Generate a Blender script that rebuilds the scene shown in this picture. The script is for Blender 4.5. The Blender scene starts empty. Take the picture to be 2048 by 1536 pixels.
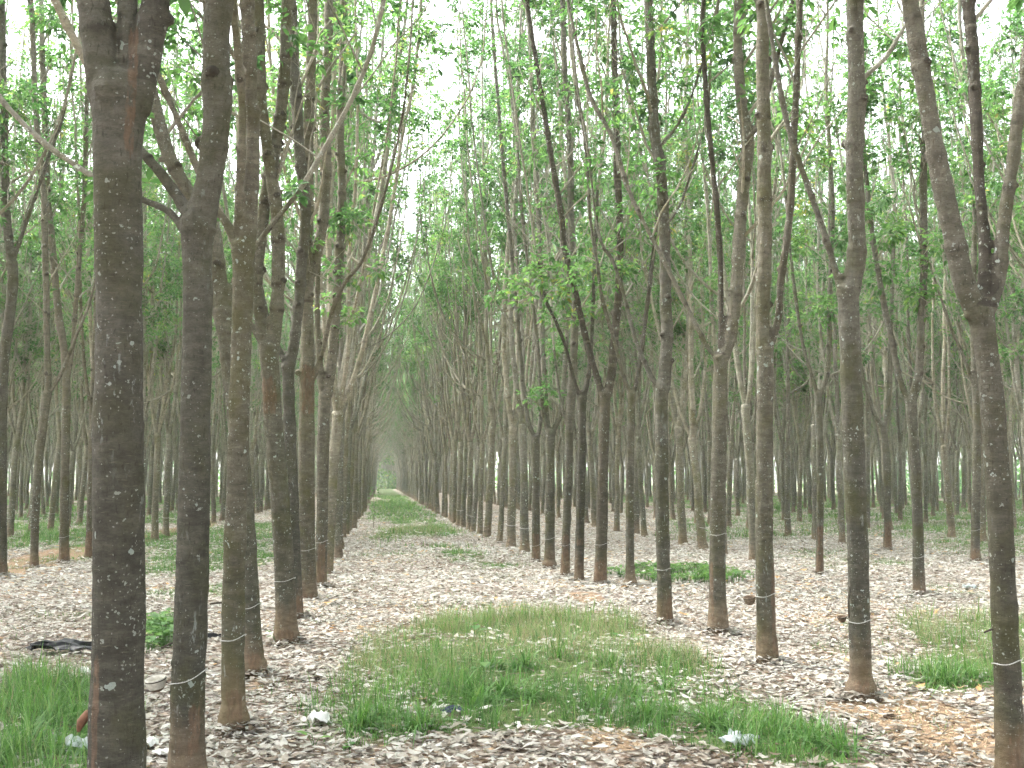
import bpy, math, random
import numpy as np
from mathutils import Vector, Matrix

SC = bpy.context.scene
COL = SC.collection
R = math.radians
# ------------------------------------------------------------------ camera
F = 2200.0                      # focal length in photo pixels (2048 wide)
CAMH = 1.68
PITCH = math.atan2(192, F)
YAW = 0.1176                    # the rows run along world +Y
def rx(a):
    return np.array([[1, 0, 0], [0, math.cos(a), -math.sin(a)], [0, math.sin(a), math.cos(a)]])
def rz(a):
    return np.array([[math.cos(a), -math.sin(a), 0], [math.sin(a), math.cos(a), 0], [0, 0, 1]])
_M = rx(math.pi/2 + PITCH)
_d = _M @ np.array([(763-1024)/F, (768-960)/F, -1.0])
YAW = math.atan2(_d[0], _d[1])
CM = rz(YAW) @ _M
CP = np.array([0, 0, CAMH])
FWD = CM @ np.array([0, 0, -1.0])
def ray(px, py):
    return CM @ np.array([(px-1024)/F, (768-py)/F, -1.0])
def G(px, py, z=0.0):
    r = ray(px, py); return CP + r*((z-CAMH)/r[2])
def PD(px, py, D):
    return CP + ray(px, py)*D
cam = bpy.data.cameras.new('camera'); camo = bpy.data.objects.new('camera', cam); COL.objects.link(camo)
cam.sensor_width = 36; cam.lens = 36*F/2048; cam.clip_start = 0.05; cam.clip_end = 6000
m4 = Matrix([list(CM[i]) + [0] for i in range(3)] + [[0, 0, 0, 1]]); m4.translation = Vector(CP)
camo.matrix_world = m4
SC.camera = camo

# ------------------------------------------------------------------ noise
def _hash(ix, iy, seed):
    n = (ix.astype(np.int64)*374761393 + iy.astype(np.int64)*668265263 + seed*1442695041) & 0x7fffffff
    n = ((n ^ (n >> 13))*1274126177) & 0x7fffffff
    return ((n ^ (n >> 16)) & 0xffff)/65535.0
def vnoise(x, y, sc, seed=0):
    x = np.asarray(x, float)/sc; y = np.asarray(y, float)/sc
    ix = np.floor(x); iy = np.floor(y); fx = x-ix; fy = y-iy
    fx = fx*fx*(3-2*fx); fy = fy*fy*(3-2*fy)
    a = _hash(ix, iy, seed); b = _hash(ix+1, iy, seed); c = _hash(ix, iy+1, seed); d = _hash(ix+1, iy+1, seed)
    return (a*(1-fx)+b*fx)*(1-fy) + (c*(1-fx)+d*fx)*fy
def fbm(x, y, sc, seed=0):
    return .55*vnoise(x, y, sc, seed)+.3*vnoise(x, y, sc/2.1, seed+7)+.15*vnoise(x, y, sc/4.3, seed+13)
def sstep(a, b, x):
    t = np.clip((x-a)/(b-a), 0, 1); return t*t*(3-2*t)

def gz(x, y):
    x = np.asarray(x, float); y = np.asarray(y, float)
    h = (fbm(x, y, 3.5, 3)-.5)*.10 + (vnoise(x, y, .6, 5)-.5)*.025
    h = h + .07*np.exp(-((x-1.3)/1.6)**2-((y-9.8)/1.7)**2)
    av = np.exp(-((x-1.2)/1.5)**2)
    h = h + av*.10*np.exp(-((y-24)/2.2)**2) + av*.12*np.exp(-((y-33)/3)**2)
    h = h + .03*np.exp(-((x-2.0)/.5)**2-((y-7.0)/.35)**2)
    return h

# ------------------------------------------------------------------ mesh builder
class MB:
    def __init__(s):
        s.v = []; s.q = []; s.t = []; s.n = 0; s.qm = []; s.tm = []; s.a = []
    def add(s, v, q=None, t=None, mat=0, attr=None):
        v = np.asarray(v, float).reshape(-1, 3)
        s.v.append(v); s.a.append(np.zeros(len(v)) if attr is None else np.broadcast_to(np.asarray(attr, float), (len(v),)))
        if q is not None and len(q):
            q = np.asarray(q, np.int64)+s.n; s.q.append(q); s.qm.append(np.full(len(q), mat))
        if t is not None and len(t):
            t = np.asarray(t, np.int64)+s.n; s.t.append(t); s.tm.append(np.full(len(t), mat))
        s.n += len(v)
    def mesh(s, name, mats, smooth=True):
        me = bpy.data.meshes.new(name)
        if s.n == 0: return me
        v = np.concatenate(s.v)
        q = np.concatenate(s.q) if s.q else np.zeros((0, 4), np.int64)
        t = np.concatenate(s.t) if s.t else np.zeros((0, 3), np.int64)
        mi = np.concatenate((s.qm or []) + (s.tm or []))
        me.vertices.add(len(v)); me.vertices.foreach_set('co', v.astype(np.float32).ravel())
        nl = len(q)*4+len(t)*3
        me.loops.add(nl); me.loops.foreach_set('vertex_index', np.concatenate([q.ravel(), t.ravel()]).astype(np.int32))
        me.polygons.add(len(q)+len(t))
        st = np.concatenate([np.arange(len(q))*4, len(q)*4+np.arange(len(t))*3]).astype(np.int32)
        me.polygons.foreach_set('loop_start', st)
        me.polygons.foreach_set('material_index', mi.astype(np.int32))
        me.polygons.foreach_set('use_smooth', np.full(len(q)+len(t), smooth))
        at = me.attributes.new('tint', 'FLOAT', 'POINT'); at.data.foreach_set('value', np.concatenate(s.a).astype(np.float32))
        for m in mats: me.materials.append(m)
        me.update(calc_edges=True); me.validate()
        return me

def tube_geo(P, rad, sides, cap=True, twist=0.0):
    P = np.asarray(P, float); N = len(P)
    rad = np.asarray(rad, float)
    T = np.empty_like(P); T[1:-1] = P[2:]-P[:-2]; T[0] = P[1]-P[0]; T[-1] = P[-1]-P[-2]
    T /= np.linalg.norm(T, axis=1)[:, None]+1e-12
    u = np.cross(T[0], [0, 1, 0.1]);
    if np.linalg.norm(u) < 1e-3: u = np.cross(T[0], [1, 0, 0])
    u /= np.linalg.norm(u)
    U = np.empty_like(P); U[0] = u
    for i in range(1, N):
        u = u - T[i]*np.dot(u, T[i]); u /= np.linalg.norm(u)+1e-12; U[i] = u
    W = np.cross(T, U)
    a = np.linspace(0, 2*math.pi, sides, endpoint=False)+twist
    V = P[:, None, :] + (rad[:, None]*np.cos(a)[None])[..., None]*U[:, None, :] + (rad[:, None]*np.sin(a)[None])[..., None]*W[:, None, :]
    i = np.arange(N-1)[:, None]*sides; j = np.arange(sides)[None]; k = (j+1) % sides
    q = np.stack([i+j, i+k, i+sides+k, i+sides+j], -1).reshape(-1, 4)
    V = V.reshape(-1, 3); t = []
    if cap:
        c0 = len(V); V = np.vstack([V, P[:1]-T[:1]*rad[0]*.3, P[-1:]+T[-1:]*rad[-1]*.5])
        jj = np.arange(sides); kk = (jj+1) % sides; b = (N-1)*sides
        t = np.vstack([np.stack([kk, jj, np.full(sides, c0)], 1), np.stack([b+jj, b+kk, np.full(sides, c0+1)], 1)])
    return V, q, t
def tube(mb, P, rad, sides, mat=0, cap=True, attr=None):
    V, q, t = tube_geo(P, rad, sides, cap); mb.add(V, q, t, mat, attr)
def blob(mb, c, r, rng, mat=0, n=8, m=6):
    """small uneven ellipsoid; r = 3 semi axes along a random frame"""
    th = np.linspace(0, math.pi, m+1)[1:-1]; ph = np.linspace(0, 2*math.pi, n, endpoint=False)
    V = [[0, 0, 1]] + [[math.sin(t)*math.cos(p), math.sin(t)*math.sin(p), math.cos(t)] for t in th for p in ph] + [[0, 0, -1]]
    V = np.array(V)*(np.array(r)[None])*(1+rng.uniform(-.12, .12, (len(V), 1)))
    q = []; t = []
    for i in range(m-2):
        for j in range(n):
            k = (j+1) % n; a = 1+i*n
            q.append([a+j, a+n+j, a+n+k, a+k])
    for j in range(n):
        k = (j+1) % n; t.append([0, 1+j, 1+k]); b = 1+(m-2)*n; t.append([b+k, b+j, len(V)-1])
    mb.add(V+np.asarray(c), q, t, mat)

def dense(P, rad, step):
    """Catmull-Rom through the points"""
    P = np.asarray(P, float); rad = np.asarray(rad, float)
    if len(P) == 2: P = np.vstack([P[0], (P[0]+P[1])/2, P[1]]); rad = np.array([rad[0], rad.mean(), rad[1]])
    A = np.vstack([2*P[0]-P[1], P, 2*P[-1]-P[-2]])
    out = []; ro = []
    for i in range(len(P)-1):
        p0, p1, p2, p3 = A[i], A[i+1], A[i+2], A[i+3]
        n = max(2, int(np.linalg.norm(p2-p1)/step))
        t = (np.arange(n)/n)[:, None]
        out.append(.5*((2*p1)+(-p0+p2)*t+(2*p0-5*p1+4*p2-p3)*t*t+(-p0+3*p1-3*p2+p3)*t**3))
        s = t[:, 0]; s = s*s*(3-2*s); ro.append(rad[i]+(rad[i+1]-rad[i])*s)
    out.append(P[-1:]); ro.append(rad[-1:])
    return np.vstack(out), np.concatenate(ro)
def arclen(P):
    return np.concatenate([[0], np.cumsum(np.linalg.norm(np.diff(P, axis=0), axis=1))])

# ------------------------------------------------------------------ materials
def nt(name):
    m = bpy.data.materials.new(name); m.use_nodes = True; t = m.node_tree
    for n in list(t.nodes): t.nodes.remove(n)
    return m, t
class NB:
    def __init__(s, t): s.t = t
    def n(s, typ, **kw):
        nd = s.t.nodes.new(typ)
        for k, v in kw.items():
            if k.startswith('_'): nd.inputs[k[1:]].default_value = v
            else: setattr(nd, k, v)
        return nd
    def l(s, a, b): s.t.links.new(a, b)
    def noise(s, vec, scale, detail=3, rough=.55, dist=0):
        n = s.n('ShaderNodeTexNoise'); n.inputs['Scale'].default_value = scale; n.inputs['Detail'].default_value = detail
        n.inputs['Roughness'].default_value = rough; n.inputs['Distortion'].default_value = dist
        if vec is not None: s.l(vec, n.inputs['Vector'])
        return n.outputs['Fac']
    def ramp(s, fac, stops, interp='LINEAR'):
        n = s.n('ShaderNodeValToRGB'); cr = n.color_ramp; cr.interpolation = interp
        while len(cr.elements) > 1: cr.elements.remove(cr.elements[-1])
        for i, (p, c) in enumerate(stops):
            e = cr.elements[0] if i == 0 else cr.elements.new(p)
            e.position = p; e.color = (c if len(c) == 4 else (*c, 1)) if not isinstance(c, (int, float)) else (c, c, c, 1)
        s.l(fac, n.inputs['Fac']); return n.outputs['Color']
    def mix(s, fac, a, b, blend='MIX'):
        n = s.n('ShaderNodeMix', data_type='RGBA', blend_type=blend)
        for sock, val in ((n.inputs[0], fac), (n.inputs[6], a), (n.inputs[7], b)):
            if isinstance(val, (int, float)): sock.default_value = val
            elif isinstance(val, tuple): sock.default_value = (*val, 1)
            else: s.l(val, sock)
        return n.outputs[2]
    def math(s, op, a, b=None, clamp=False):
        n = s.n('ShaderNodeMath', operation=op, use_clamp=clamp)
        for i, v in enumerate((a, b)):
            if v is None: continue
            if isinstance(v, (int, float)): n.inputs[i].default_value = v
            else: s.l(v, n.inputs[i])
        return n.outputs[0]
    def out(s, sh):
        o = s.n('ShaderNodeOutputMaterial'); s.l(sh, o.inputs['Surface']); return o
    def princ(s, col, rough=.8, spec=.3, bump=None, bstr=.5, bdist=.01):
        p = s.n('ShaderNodeBsdfPrincipled')
        if isinstance(col, tuple): p.inputs['Base Color'].default_value = (*col, 1)
        else: s.l(col, p.inputs['Base Color'])
        if isinstance(rough, (int, float)): p.inputs['Roughness'].default_value = rough
        else: s.l(rough, p.inputs['Roughness'])
        p.inputs['Specular IOR Level'].default_value = spec
        if bump is not None:
            b = s.n('ShaderNodeBump'); b.inputs['Strength'].default_value = bstr; b.inputs['Distance'].default_value = bdist
            s.l(bump, b.inputs['Height']); s.l(b.outputs['Normal'], p.inputs['Normal'])
        return p.outputs['BSDF']

def bark_material(name, hero, gain):
    m, t = nt(name); b = NB(t)
    tc = b.n('ShaderNodeTexCoord'); oi = b.n('ShaderNodeObjectInfo')
    rv = b.math('MULTIPLY', oi.outputs['Random'], 37.0)
    add = b.n('ShaderNodeVectorMath', operation='ADD'); cx = b.n('ShaderNodeCombineXYZ')
    b.l(rv, cx.inputs[0]); b.l(rv, cx.inputs[1])
    b.l(tc.outputs['Object'], add.inputs[0]); b.l(cx.outputs[0], add.inputs[1]); vec = add.outputs[0]
    sep = b.n('ShaderNodeSeparateXYZ'); b.l(tc.outputs['Object'], sep.inputs[0]); z = sep.outputs['Z']
    # stretched horizontally: the bark cracks run round the stem
    mp = b.n('ShaderNodeMapping'); mp.inputs['Scale'].default_value = (1, 1, 2.6); b.l(vec, mp.inputs['Vector'])
    mpv = b.n('ShaderNodeMapping'); mpv.inputs['Scale'].default_value = (1, 1, .3); b.l(vec, mpv.inputs['Vector'])
    big = b.noise(vec, 1.7, 4, .6); med = b.noise(mp.outputs[0], 9, 5, .65); fine = b.noise(mp.outputs[0], 55, 4, .7)
    streak = b.noise(mpv.outputs[0], 14, 4, .6)
    base = b.ramp(med, [(.25, (.056, .053, .042)), (.5, (.103, .097, .080)), (.75, (.180, .168, .140))])
    # upper stems are paler and greyer than the boles
    up = b.ramp(b.math('DIVIDE', b.math('ADD', z, b.math('MULTIPLY', big, 2.0)), 7.8), [(.28, 0.0), (.60, 1.0)])
    base = b.mix(b.math('MULTIPLY', up, .6 if hero else .85), base, b.ramp(med, [(.25, (.185, .172, .145)), (.75, (.350, .330, .285))]))
    base = b.mix(b.ramp(fine, [(.42, 0.0), (.75, .45)]), base, (.04, .034, .026))
    base = b.mix(b.ramp(streak, [(.56, 0.0), (.72, .55)]), base, (.055, .045, .036))
    mpl = b.n('ShaderNodeMapping'); mpl.inputs['Scale'].default_value = (22, 22, 150); b.l(vec, mpl.inputs['Vector'])
    lent = b.noise(mpl.outputs[0], 1.0, 2, .5)
    base = b.mix(b.ramp(lent, [(.64, 0.0), (.72, .45)]), base, (.26, .235, .19))
    crack = b.noise(mpv.outputs[0], 70, 3, .6, .6)
    base = b.mix(b.ramp(crack, [(.60, 0.0), (.70, .6)]), base, (.035, .030, .024))
    # algae film
    alg = b.math('MULTIPLY', b.ramp(b.noise(vec, 2.6, 4, .65), [(.46, 0.0), (.66, 1.0)]), .55)
    base = b.mix(alg, base, (.085, .085, .030))
    # tree to tree variation
    base = b.mix(1.0, base, b.ramp(oi.outputs['Random'], [(0, (.78, .76, .74)), (.35, (1.0, .98, .94)), (.7, (1.12, 1.05, .95)), (1, (.92, .93, .88))]), 'MULTIPLY')
    dk = b.n('ShaderNodeAttribute', attribute_name='tint').outputs['Fac']
    base = b.mix(b.math('MULTIPLY', dk, .85), base, b.ramp(med, [(.3, (.034, .026, .021)), (.7, (.075, .058, .046))]))
    # lichen: small pale discs, and a few larger ones
    for sc, th, keep, colr, en in ((34, .30, .86, (.47, .50, .44), .6), (17, .26, .88, (.46, .51, .46), .7), (75, .30, .78, (.42, .43, .38), .6)):
        dn = b.n('ShaderNodeTexNoise'); dn.inputs['Scale'].default_value = sc*1.6; dn.inputs['Detail'].default_value = 2; b.l(vec, dn.inputs['Vector'])
        vm = b.n('ShaderNodeVectorMath', operation='MULTIPLY_ADD'); b.l(dn.outputs['Color'], vm.inputs[0]); vm.inputs[1].default_value = (1.1/sc,)*3; b.l(vec, vm.inputs[2])
        vo = b.n('ShaderNodeTexVoronoi'); vo.inputs['Scale'].default_value = sc; b.l(vm.outputs[0], vo.inputs['Vector'])
        sp = b.n('ShaderNodeSeparateColor'); b.l(vo.outputs['Color'], sp.inputs[0])
        rsz = b.math('MULTIPLY', sp.outputs[1], th*1.3)
        spot = b.math('LESS_THAN', vo.outputs['Distance'], rsz)
        on = b.math('GREATER_THAN', b.math('ADD', sp.outputs[0], b.math('MULTIPLY', b.math('SUBTRACT', b.noise(vec, 2.3, 3, .7), .5), 1.7)), keep)
        f = b.math('MULTIPLY', b.math('MULTIPLY', spot, on), en)
        base = b.mix(f, base, colr)
    crust = b.math('MULTIPLY', b.ramp(b.noise(mpv.outputs[0], 30, 4, .7), [(.60, 0.0), (.68, 1.0)]), b.ramp(b.noise(vec, 1.6, 2), [(.52, 0.0), (.62, .55)]))
    base = b.mix(crust, base, (.42, .45, .42))
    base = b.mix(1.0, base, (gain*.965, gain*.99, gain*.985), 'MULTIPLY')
    # red-earth splash at the foot, with an uneven upper edge
    zz = b.math('SUBTRACT', z, b.math('MULTIPLY', b.noise(mpv.outputs[0], 6, 4, .6), .85))
    foot = b.ramp(zz, [(0.0, .85), (.06, 0.0)]) if False else b.math('MULTIPLY', b.math('SUBTRACT', .05, zz, True), 3.2, True)
    base = b.mix(b.math('MULTIPLY', foot, .50), base, b.ramp(med, [(.3, (.13, .085, .052)), (.7, (.27, .19, .125))]))
    if hero:
        at = b.n('ShaderNodeAttribute', attribute_name='scar')
        fz = b.math('ADD', at.outputs['Fac'], b.math('MULTIPLY', b.math('SUBTRACT', b.noise(mpv.outputs[0], 22, 5, .75), .58), 2.6))
        base = b.mix(b.ramp(fz, [(.50, 0.0), (.75, .55)]), base, b.ramp(b.noise(mpv.outputs[0], 40, 3), [(.3, (.075, .045, .03)), (.7, (.20, .125, .08))]))
    h = b.math('SUBTRACT', b.math('ADD', b.math('MULTIPLY', med, .6), b.math('ADD', b.math('MULTIPLY', fine, .4), b.math('MULTIPLY', lent, .3))), b.math('MULTIPLY', crack, .7))
    b.out(b.princ(base, .9, .15, h, .9, .014))
    return m
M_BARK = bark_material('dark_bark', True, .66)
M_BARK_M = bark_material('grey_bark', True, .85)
M_BARK_LIT = bark_material('bark', False, 1.36)  # bark colour brightened, standing in for light missing inside the rows

def leaf_material(name, stops, trans, tw=.5, rough=.45):
    m, t = nt(name); b = NB(t)
    at = b.n('ShaderNodeAttribute', attribute_name='tint'); oi = b.n('ShaderNodeObjectInfo')
    f = b.math('ADD', at.outputs['Fac'], b.math('MULTIPLY', b.math('SUBTRACT', oi.outputs['Random'], .5), .22), True)
    col = b.ramp(f, stops)
    p = b.princ(col, rough, .35)
    tr = b.n('ShaderNodeBsdfTranslucent'); b.l(b.mix(1.0, col, trans, 'MULTIPLY'), tr.inputs['Color'])
    mx = b.n('ShaderNodeMixShader'); mx.inputs[0].default_value = tw
    b.l(p, mx.inputs[1]); b.l(tr.outputs[0], mx.inputs[2]); b.out(mx.outputs[0]); return m
M_LEAF = leaf_material('rubber_leaf', [(0, (.034, .076, .030)), (.35, (.056, .122, .042)), (.7, (.088, .172, .054)), (.9, (.140, .225, .070)), (.985, (.22, .26, .08)), (1, (.25, .22, .07))], (1.65, 1.75, 1.35), .55)
M_GRASS = leaf_material('grass_blade', [(0, (.030, .070, .020)), (.4, (.056, .140, .036)), (.7, (.12, .25, .060)), (.85, (.28, .28, .16)), (1, (.27, .205, .15))], (1.4, 1.4, 1.0), .35, .5)
M_HERB = leaf_material('herb_leaf', [(0, (.045, .11, .03)), (.6, (.08, .18, .045)), (1, (.14, .26, .06))], (1.5, 1.6, 1.0), .4, .4)
def litter_material():
    m, t = nt('dry_leaf'); b = NB(t)
    at = b.n('ShaderNodeAttribute', attribute_name='tint'); tc = b.n('ShaderNodeTexCoord')
    col = b.ramp(at.outputs['Fac'], [(0, (.082, .058, .040)), (.12, (.185, .142, .102)), (.3, (.305, .272, .225)), (.6, (.435, .420, .372)), (.88, (.575, .568, .520)), (.96, (.50, .34, .17)), (1, (.46, .28, .12))])
    col = b.mix(b.ramp(b.noise(tc.outputs['Object'], 60, 3), [(.4, 0.0), (.8, .35)]), col, (.22, .15, .10))
    p = b.princ(col, .75, .2)
    tr = b.n('ShaderNodeBsdfTranslucent'); b.l(col, tr.inputs['Color'])
    mx = b.n('ShaderNodeMixShader'); mx.inputs[0].default_value = .2
    b.l(p, mx.inputs[1]); b.l(tr.outputs[0], mx.inputs[2]); b.out(mx.outputs[0]); return m
M_LITTER = litter_material()
def simple(name, col, rough=.6, spec=.3, noise_sc=None, col2=None, bump=0, trans=0):
    m, t = nt(name); b = NB(t); tc = b.n('ShaderNodeTexCoord')
    c = col; h = None
    if noise_sc:
        f = b.noise(tc.outputs['Object'], noise_sc, 4, .6); c = b.ramp(f, [(.35, col), (.65, col2 or col)]); h = f if bump else None
    p = b.princ(c, rough, spec, h, bump, .01)
    if trans:
        tr = b.n('ShaderNodeBsdfTranslucent'); tr.inputs['Color'].default_value = (*col, 1)
        mx = b.n('ShaderNodeMixShader'); mx.inputs[0].default_value = trans
        b.l(p, mx.inputs[1]); b.l(tr.outputs[0], mx.inputs[2]); p = mx.outputs[0]
    b.out(p); return m
M_WIRE = simple('wire', (.30, .29, .27), .6, .3, 90, (.50, .49, .46))
M_TWIG = simple('dark_twig', (.05, .04, .03), .8, .2)
M_CUP = simple('cup_shell', (.42, .39, .33), .7, .3, 40, (.60, .57, .50), .2)
M_CUPD = simple('cup_brown', (.11, .075, .05), .8, .2, 40, (.20, .15, .11), .3)
M_LATEX = simple('dry_latex', (.55, .52, .44), .6, .3, 25, (.35, .30, .22))
M_BLACKP = simple('black_plastic', (.008, .008, .009), .42, .25)
M_WHITEP = simple('white_paper', (.72, .72, .69), .6, .3, 20, (.60, .59, .55), .2)
M_CLEARP = simple('clear_plastic', (.62, .66, .66), .25, .6, 14, (.45, .50, .50), .3, .4)
M_BLUE = simple('blue_cloth', (.02, .03, .05), .7, .2, 18, (.05, .065, .09))
M_FLAP = simple('bark_flap', (.10, .05, .03), .8, .2, 30, (.17, .085, .05), .3)
M_CHIP = simple('wood_chip', (.38, .26, .16), .85, .1, 60, (.56, .45, .31))

# ------------------------------------------------------------------ ground cover masks (ground plan, metres)
def poly(px): return np.array([G(x, y)[:2] for x, y in px])
def inpoly(P, x, y):
    x = np.asarray(x, float); y = np.asarray(y, float); r = np.zeros(x.shape, bool)
    n = len(P)
    for i in range(n):
        x0, y0 = P[i]; x1, y1 = P[(i+1) % n]
        c = ((y0 > y) != (y1 > y)) & (x < (x1-x0)*(y-y0)/(y1-y0+1e-12)+x0)
        r ^= c
    return r
PA = poly([(745, 1262), (880, 1238), (1190, 1222), (1280, 1258), (1330, 1305), (1430, 1350), (1560, 1405), (1650, 1470), (1720, 1536), (1640, 1560), (1480, 1535), (1380, 1490), (1250, 1452), (1080, 1438), (900, 1455), (820, 1482), (720, 1472), (665, 1420), (700, 1340), (770, 1300)])
PB = poly([(-60, 1395), (90, 1365), (180, 1352), (215, 1400), (260, 1480), (250, 1580), (-60, 1580)])
PC = poly([(1775, 1275), (1880, 1250), (2000, 1240), (2100, 1260), (2100, 1350), (1990, 1378), (1860, 1385), (1800, 1340)])
GRASS = [  # polygon, blades per m2 factor, height, straw
    (PA, 1.0, .15, .35), (PB, 1.0, .19, 0), (PC, 1.0, .18, .3),
    (poly([(290, 1245), (345, 1235), (350, 1300), (285, 1310)]), .8, .12, 0),
    (poly([(30, 1225), (180, 1210), (190, 1250), (60, 1255)]), .4, .06, 0),
    (poly([(285, 1075), (420, 1055), (610, 1040), (600, 1075), (545, 1125), (440, 1150), (290, 1150)]), .8, .10, 0),
    (poly([(285, 1180), (440, 1170), (445, 1195), (285, 1200)]), .6, .08, 0),
    (poly([(-50, 1075), (180, 1062), (180, 1085), (-50, 1100)]), .9, .13, 0),
    (poly([(742, 1072), (800, 1058), (900, 1062), (885, 1072), (740, 1082)]), 1, .16, .25),
    (poly([(750, 1000), (820, 1000), (870, 1035), (745, 1042)]), .8, .14, 0),
    (poly([(750, 978), (780, 978), (810, 996), (752, 996)]), 1, .2, 0),
    (poly([(858, 1120), (960, 1112), (1045, 1140), (960, 1142)]), .9, .09, 0),
    (poly([(745, 1095), (870, 1095), (900, 1125), (740, 1122)]), .35, .07, 0),
    (poly([(1560, 1108), (1700, 1100), (1830, 1138), (1700, 1152)]), .55, .07, .1),
    (poly([(1850, 1172), (1960, 1165), (1970, 1185), (1870, 1190)]), .7, .07, .1),
    (poly([(1830, 1080), (2100, 1060), (2100, 1120), (1900, 1115)]), .6, .09, .1),
    (poly([(1330, 1040), (2100, 1000), (2100, 1055), (1340, 1085)]), .35, .12, 0),
    (poly([(285, 1470), (345, 1470), (345, 1560), (285, 1560)]), .7, .09, 0),
    (poly([(410, 1440), (540, 1440), (600, 1500), (420, 1520)]), .22, .05, 0),
    (poly([(1640, 1250), (1780, 1230), (1850, 1390), (1720, 1400)]), .25, .06, .1),
]
DIRT = [(poly([(1690, 1405), (1830, 1385), (1990, 1440), (1990, 1510), (1780, 1490)]), 1.0), (poly([(1120, 1460), (1230, 1440), (1320, 1470), (1290, 1500), (1160, 1500)]), .9),
        (poly([(-50, 1140), (100, 1098), (190, 1085), (430, 1040), (440, 1052), (190, 1112), (60, 1145), (-50, 1165)]), 1.0), (poly([(1125, 1190), (1190, 1188), (1200, 1205), (1130, 1205)]), .7),
        (poly([(480, 1340), (545, 1345), (560, 1385), (470, 1390)]), .6), (poly([(1600, 1235), (1690, 1215), (1700, 1245), (1620, 1255)]), .5)]
def jit(x, y, s=.35):
    a = (vnoise(x, y, .9, 21)-.5)*2*s + (vnoise(x, y, .25, 22)-.5)*s
    c = (vnoise(x, y, .9, 23)-.5)*2*s + (vnoise(x, y, .25, 24)-.5)*s
    return a, c
def grass_cover(x, y):
    """density 0-1, height, straw share"""
    x = np.asarray(x, float); y = np.asarray(y, float)
    a, c = jit(x, y); k = np.clip(y/10, .6, 2.0)
    d = np.zeros(x.shape); h = np.full(x.shape, .06); st = np.zeros(x.shape)
    for P, dens, hh, straw in GRASS:
        lo = P.min(0)-1.5; hi = P.max(0)+1.5
        sel = (x > lo[0]) & (x < hi[0]) & (y > lo[1]) & (y < hi[1])
        if not sel.any(): continue
        soft = np.zeros(x.shape); rr_ = np.zeros(int(sel.sum()))
        for ox, oy in ((0, 0), (.22, .1), (-.22, -.1), (.1, -.28), (-.1, .28), (.42, -.2), (-.42, .2), (.15, .5), (-.15, -.5)):
            rr_ = rr_+inpoly(P, x[sel]+(a[sel]*1.1+ox)*k[sel]*.7, y[sel]+(c[sel]*1.1+oy)*k[sel]*1.0)
        soft[sel] = sstep(.08, .75, rr_/9.0)*(.62+.38*sstep(.32, .6, fbm(x[sel], y[sel], .9, 37)))
        up = soft*dens > d
        d[up] = (soft*dens)[up]; h[up] = (hh*(.45+.55*soft))[up]; st[up] = straw
    # thin growth elsewhere: stronger far back between the side rows
    n = fbm(x, y, 2.4, 31)
    side = np.maximum(sstep(9, 22, x), sstep(4.5, 9, -x))*sstep(16, 34, y)
    far = sstep(.50, .62, n+.12*side)*(.10+.6*side)
    up = far > d; d[up] = far[up]; h[up] = (.05+.07*side)[up]
    av = sstep(17, 34, y)*np.exp(-((x-1.1)/1.25)**4)*sstep(.30, .5, fbm(x, y*.6, 3.5, 33))*.85
    up = av > d; d[up] = av[up]; h[up] = .12
    return d, h, st
def dirt_cover(x, y):
    x = np.asarray(x, float); y = np.asarray(y, float); a, c = jit(x, y, .3); d = np.zeros(x.shape)
    for P, w in DIRT:
        d = np.maximum(d, np.where(inpoly(P, x+a*.5, y+c*.7), w, 0))
    return d
XL, XR = -.338, .632           # edges of the view on the ground plan, x per y

# ------------------------------------------------------------------ ground
def spaced(a, b, fine, g, far):
    out = [a]; v = a; s = fine
    while v < b: v += fine; out.append(v)
    while v < far: s *= g; v += s; out.append(v)
    return out
xs = np.array(sorted(set([-x for x in spaced(0, 6, .09, 1.07, 3000)[1:]] + spaced(0, 12, .09, 1.07, 3000))))
ys = np.array(sorted(set([-x for x in spaced(0, 1, .2, 1.25, 3000)[1:]] + spaced(0, 22, .09, 1.03, 3000))))
X, Y = np.meshgrid(xs, ys); fade = 1-sstep(150, 300, np.hypot(X, Y))
Z = gz(X, Y)*fade
gm = MB(); nx, ny = len(xs), len(ys)
ii = (np.arange(ny-1)[:, None]*nx+np.arange(nx-1)[None]).ravel()
gd, gh, gs = grass_cover(X.ravel(), Y.ravel()); dd = dirt_cover(X.ravel(), Y.ravel())
gm.add(np.stack([X.ravel(), Y.ravel(), Z.ravel()], 1), np.stack([ii, ii+1, ii+nx+1, ii+nx], 1), attr=gd)
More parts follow.
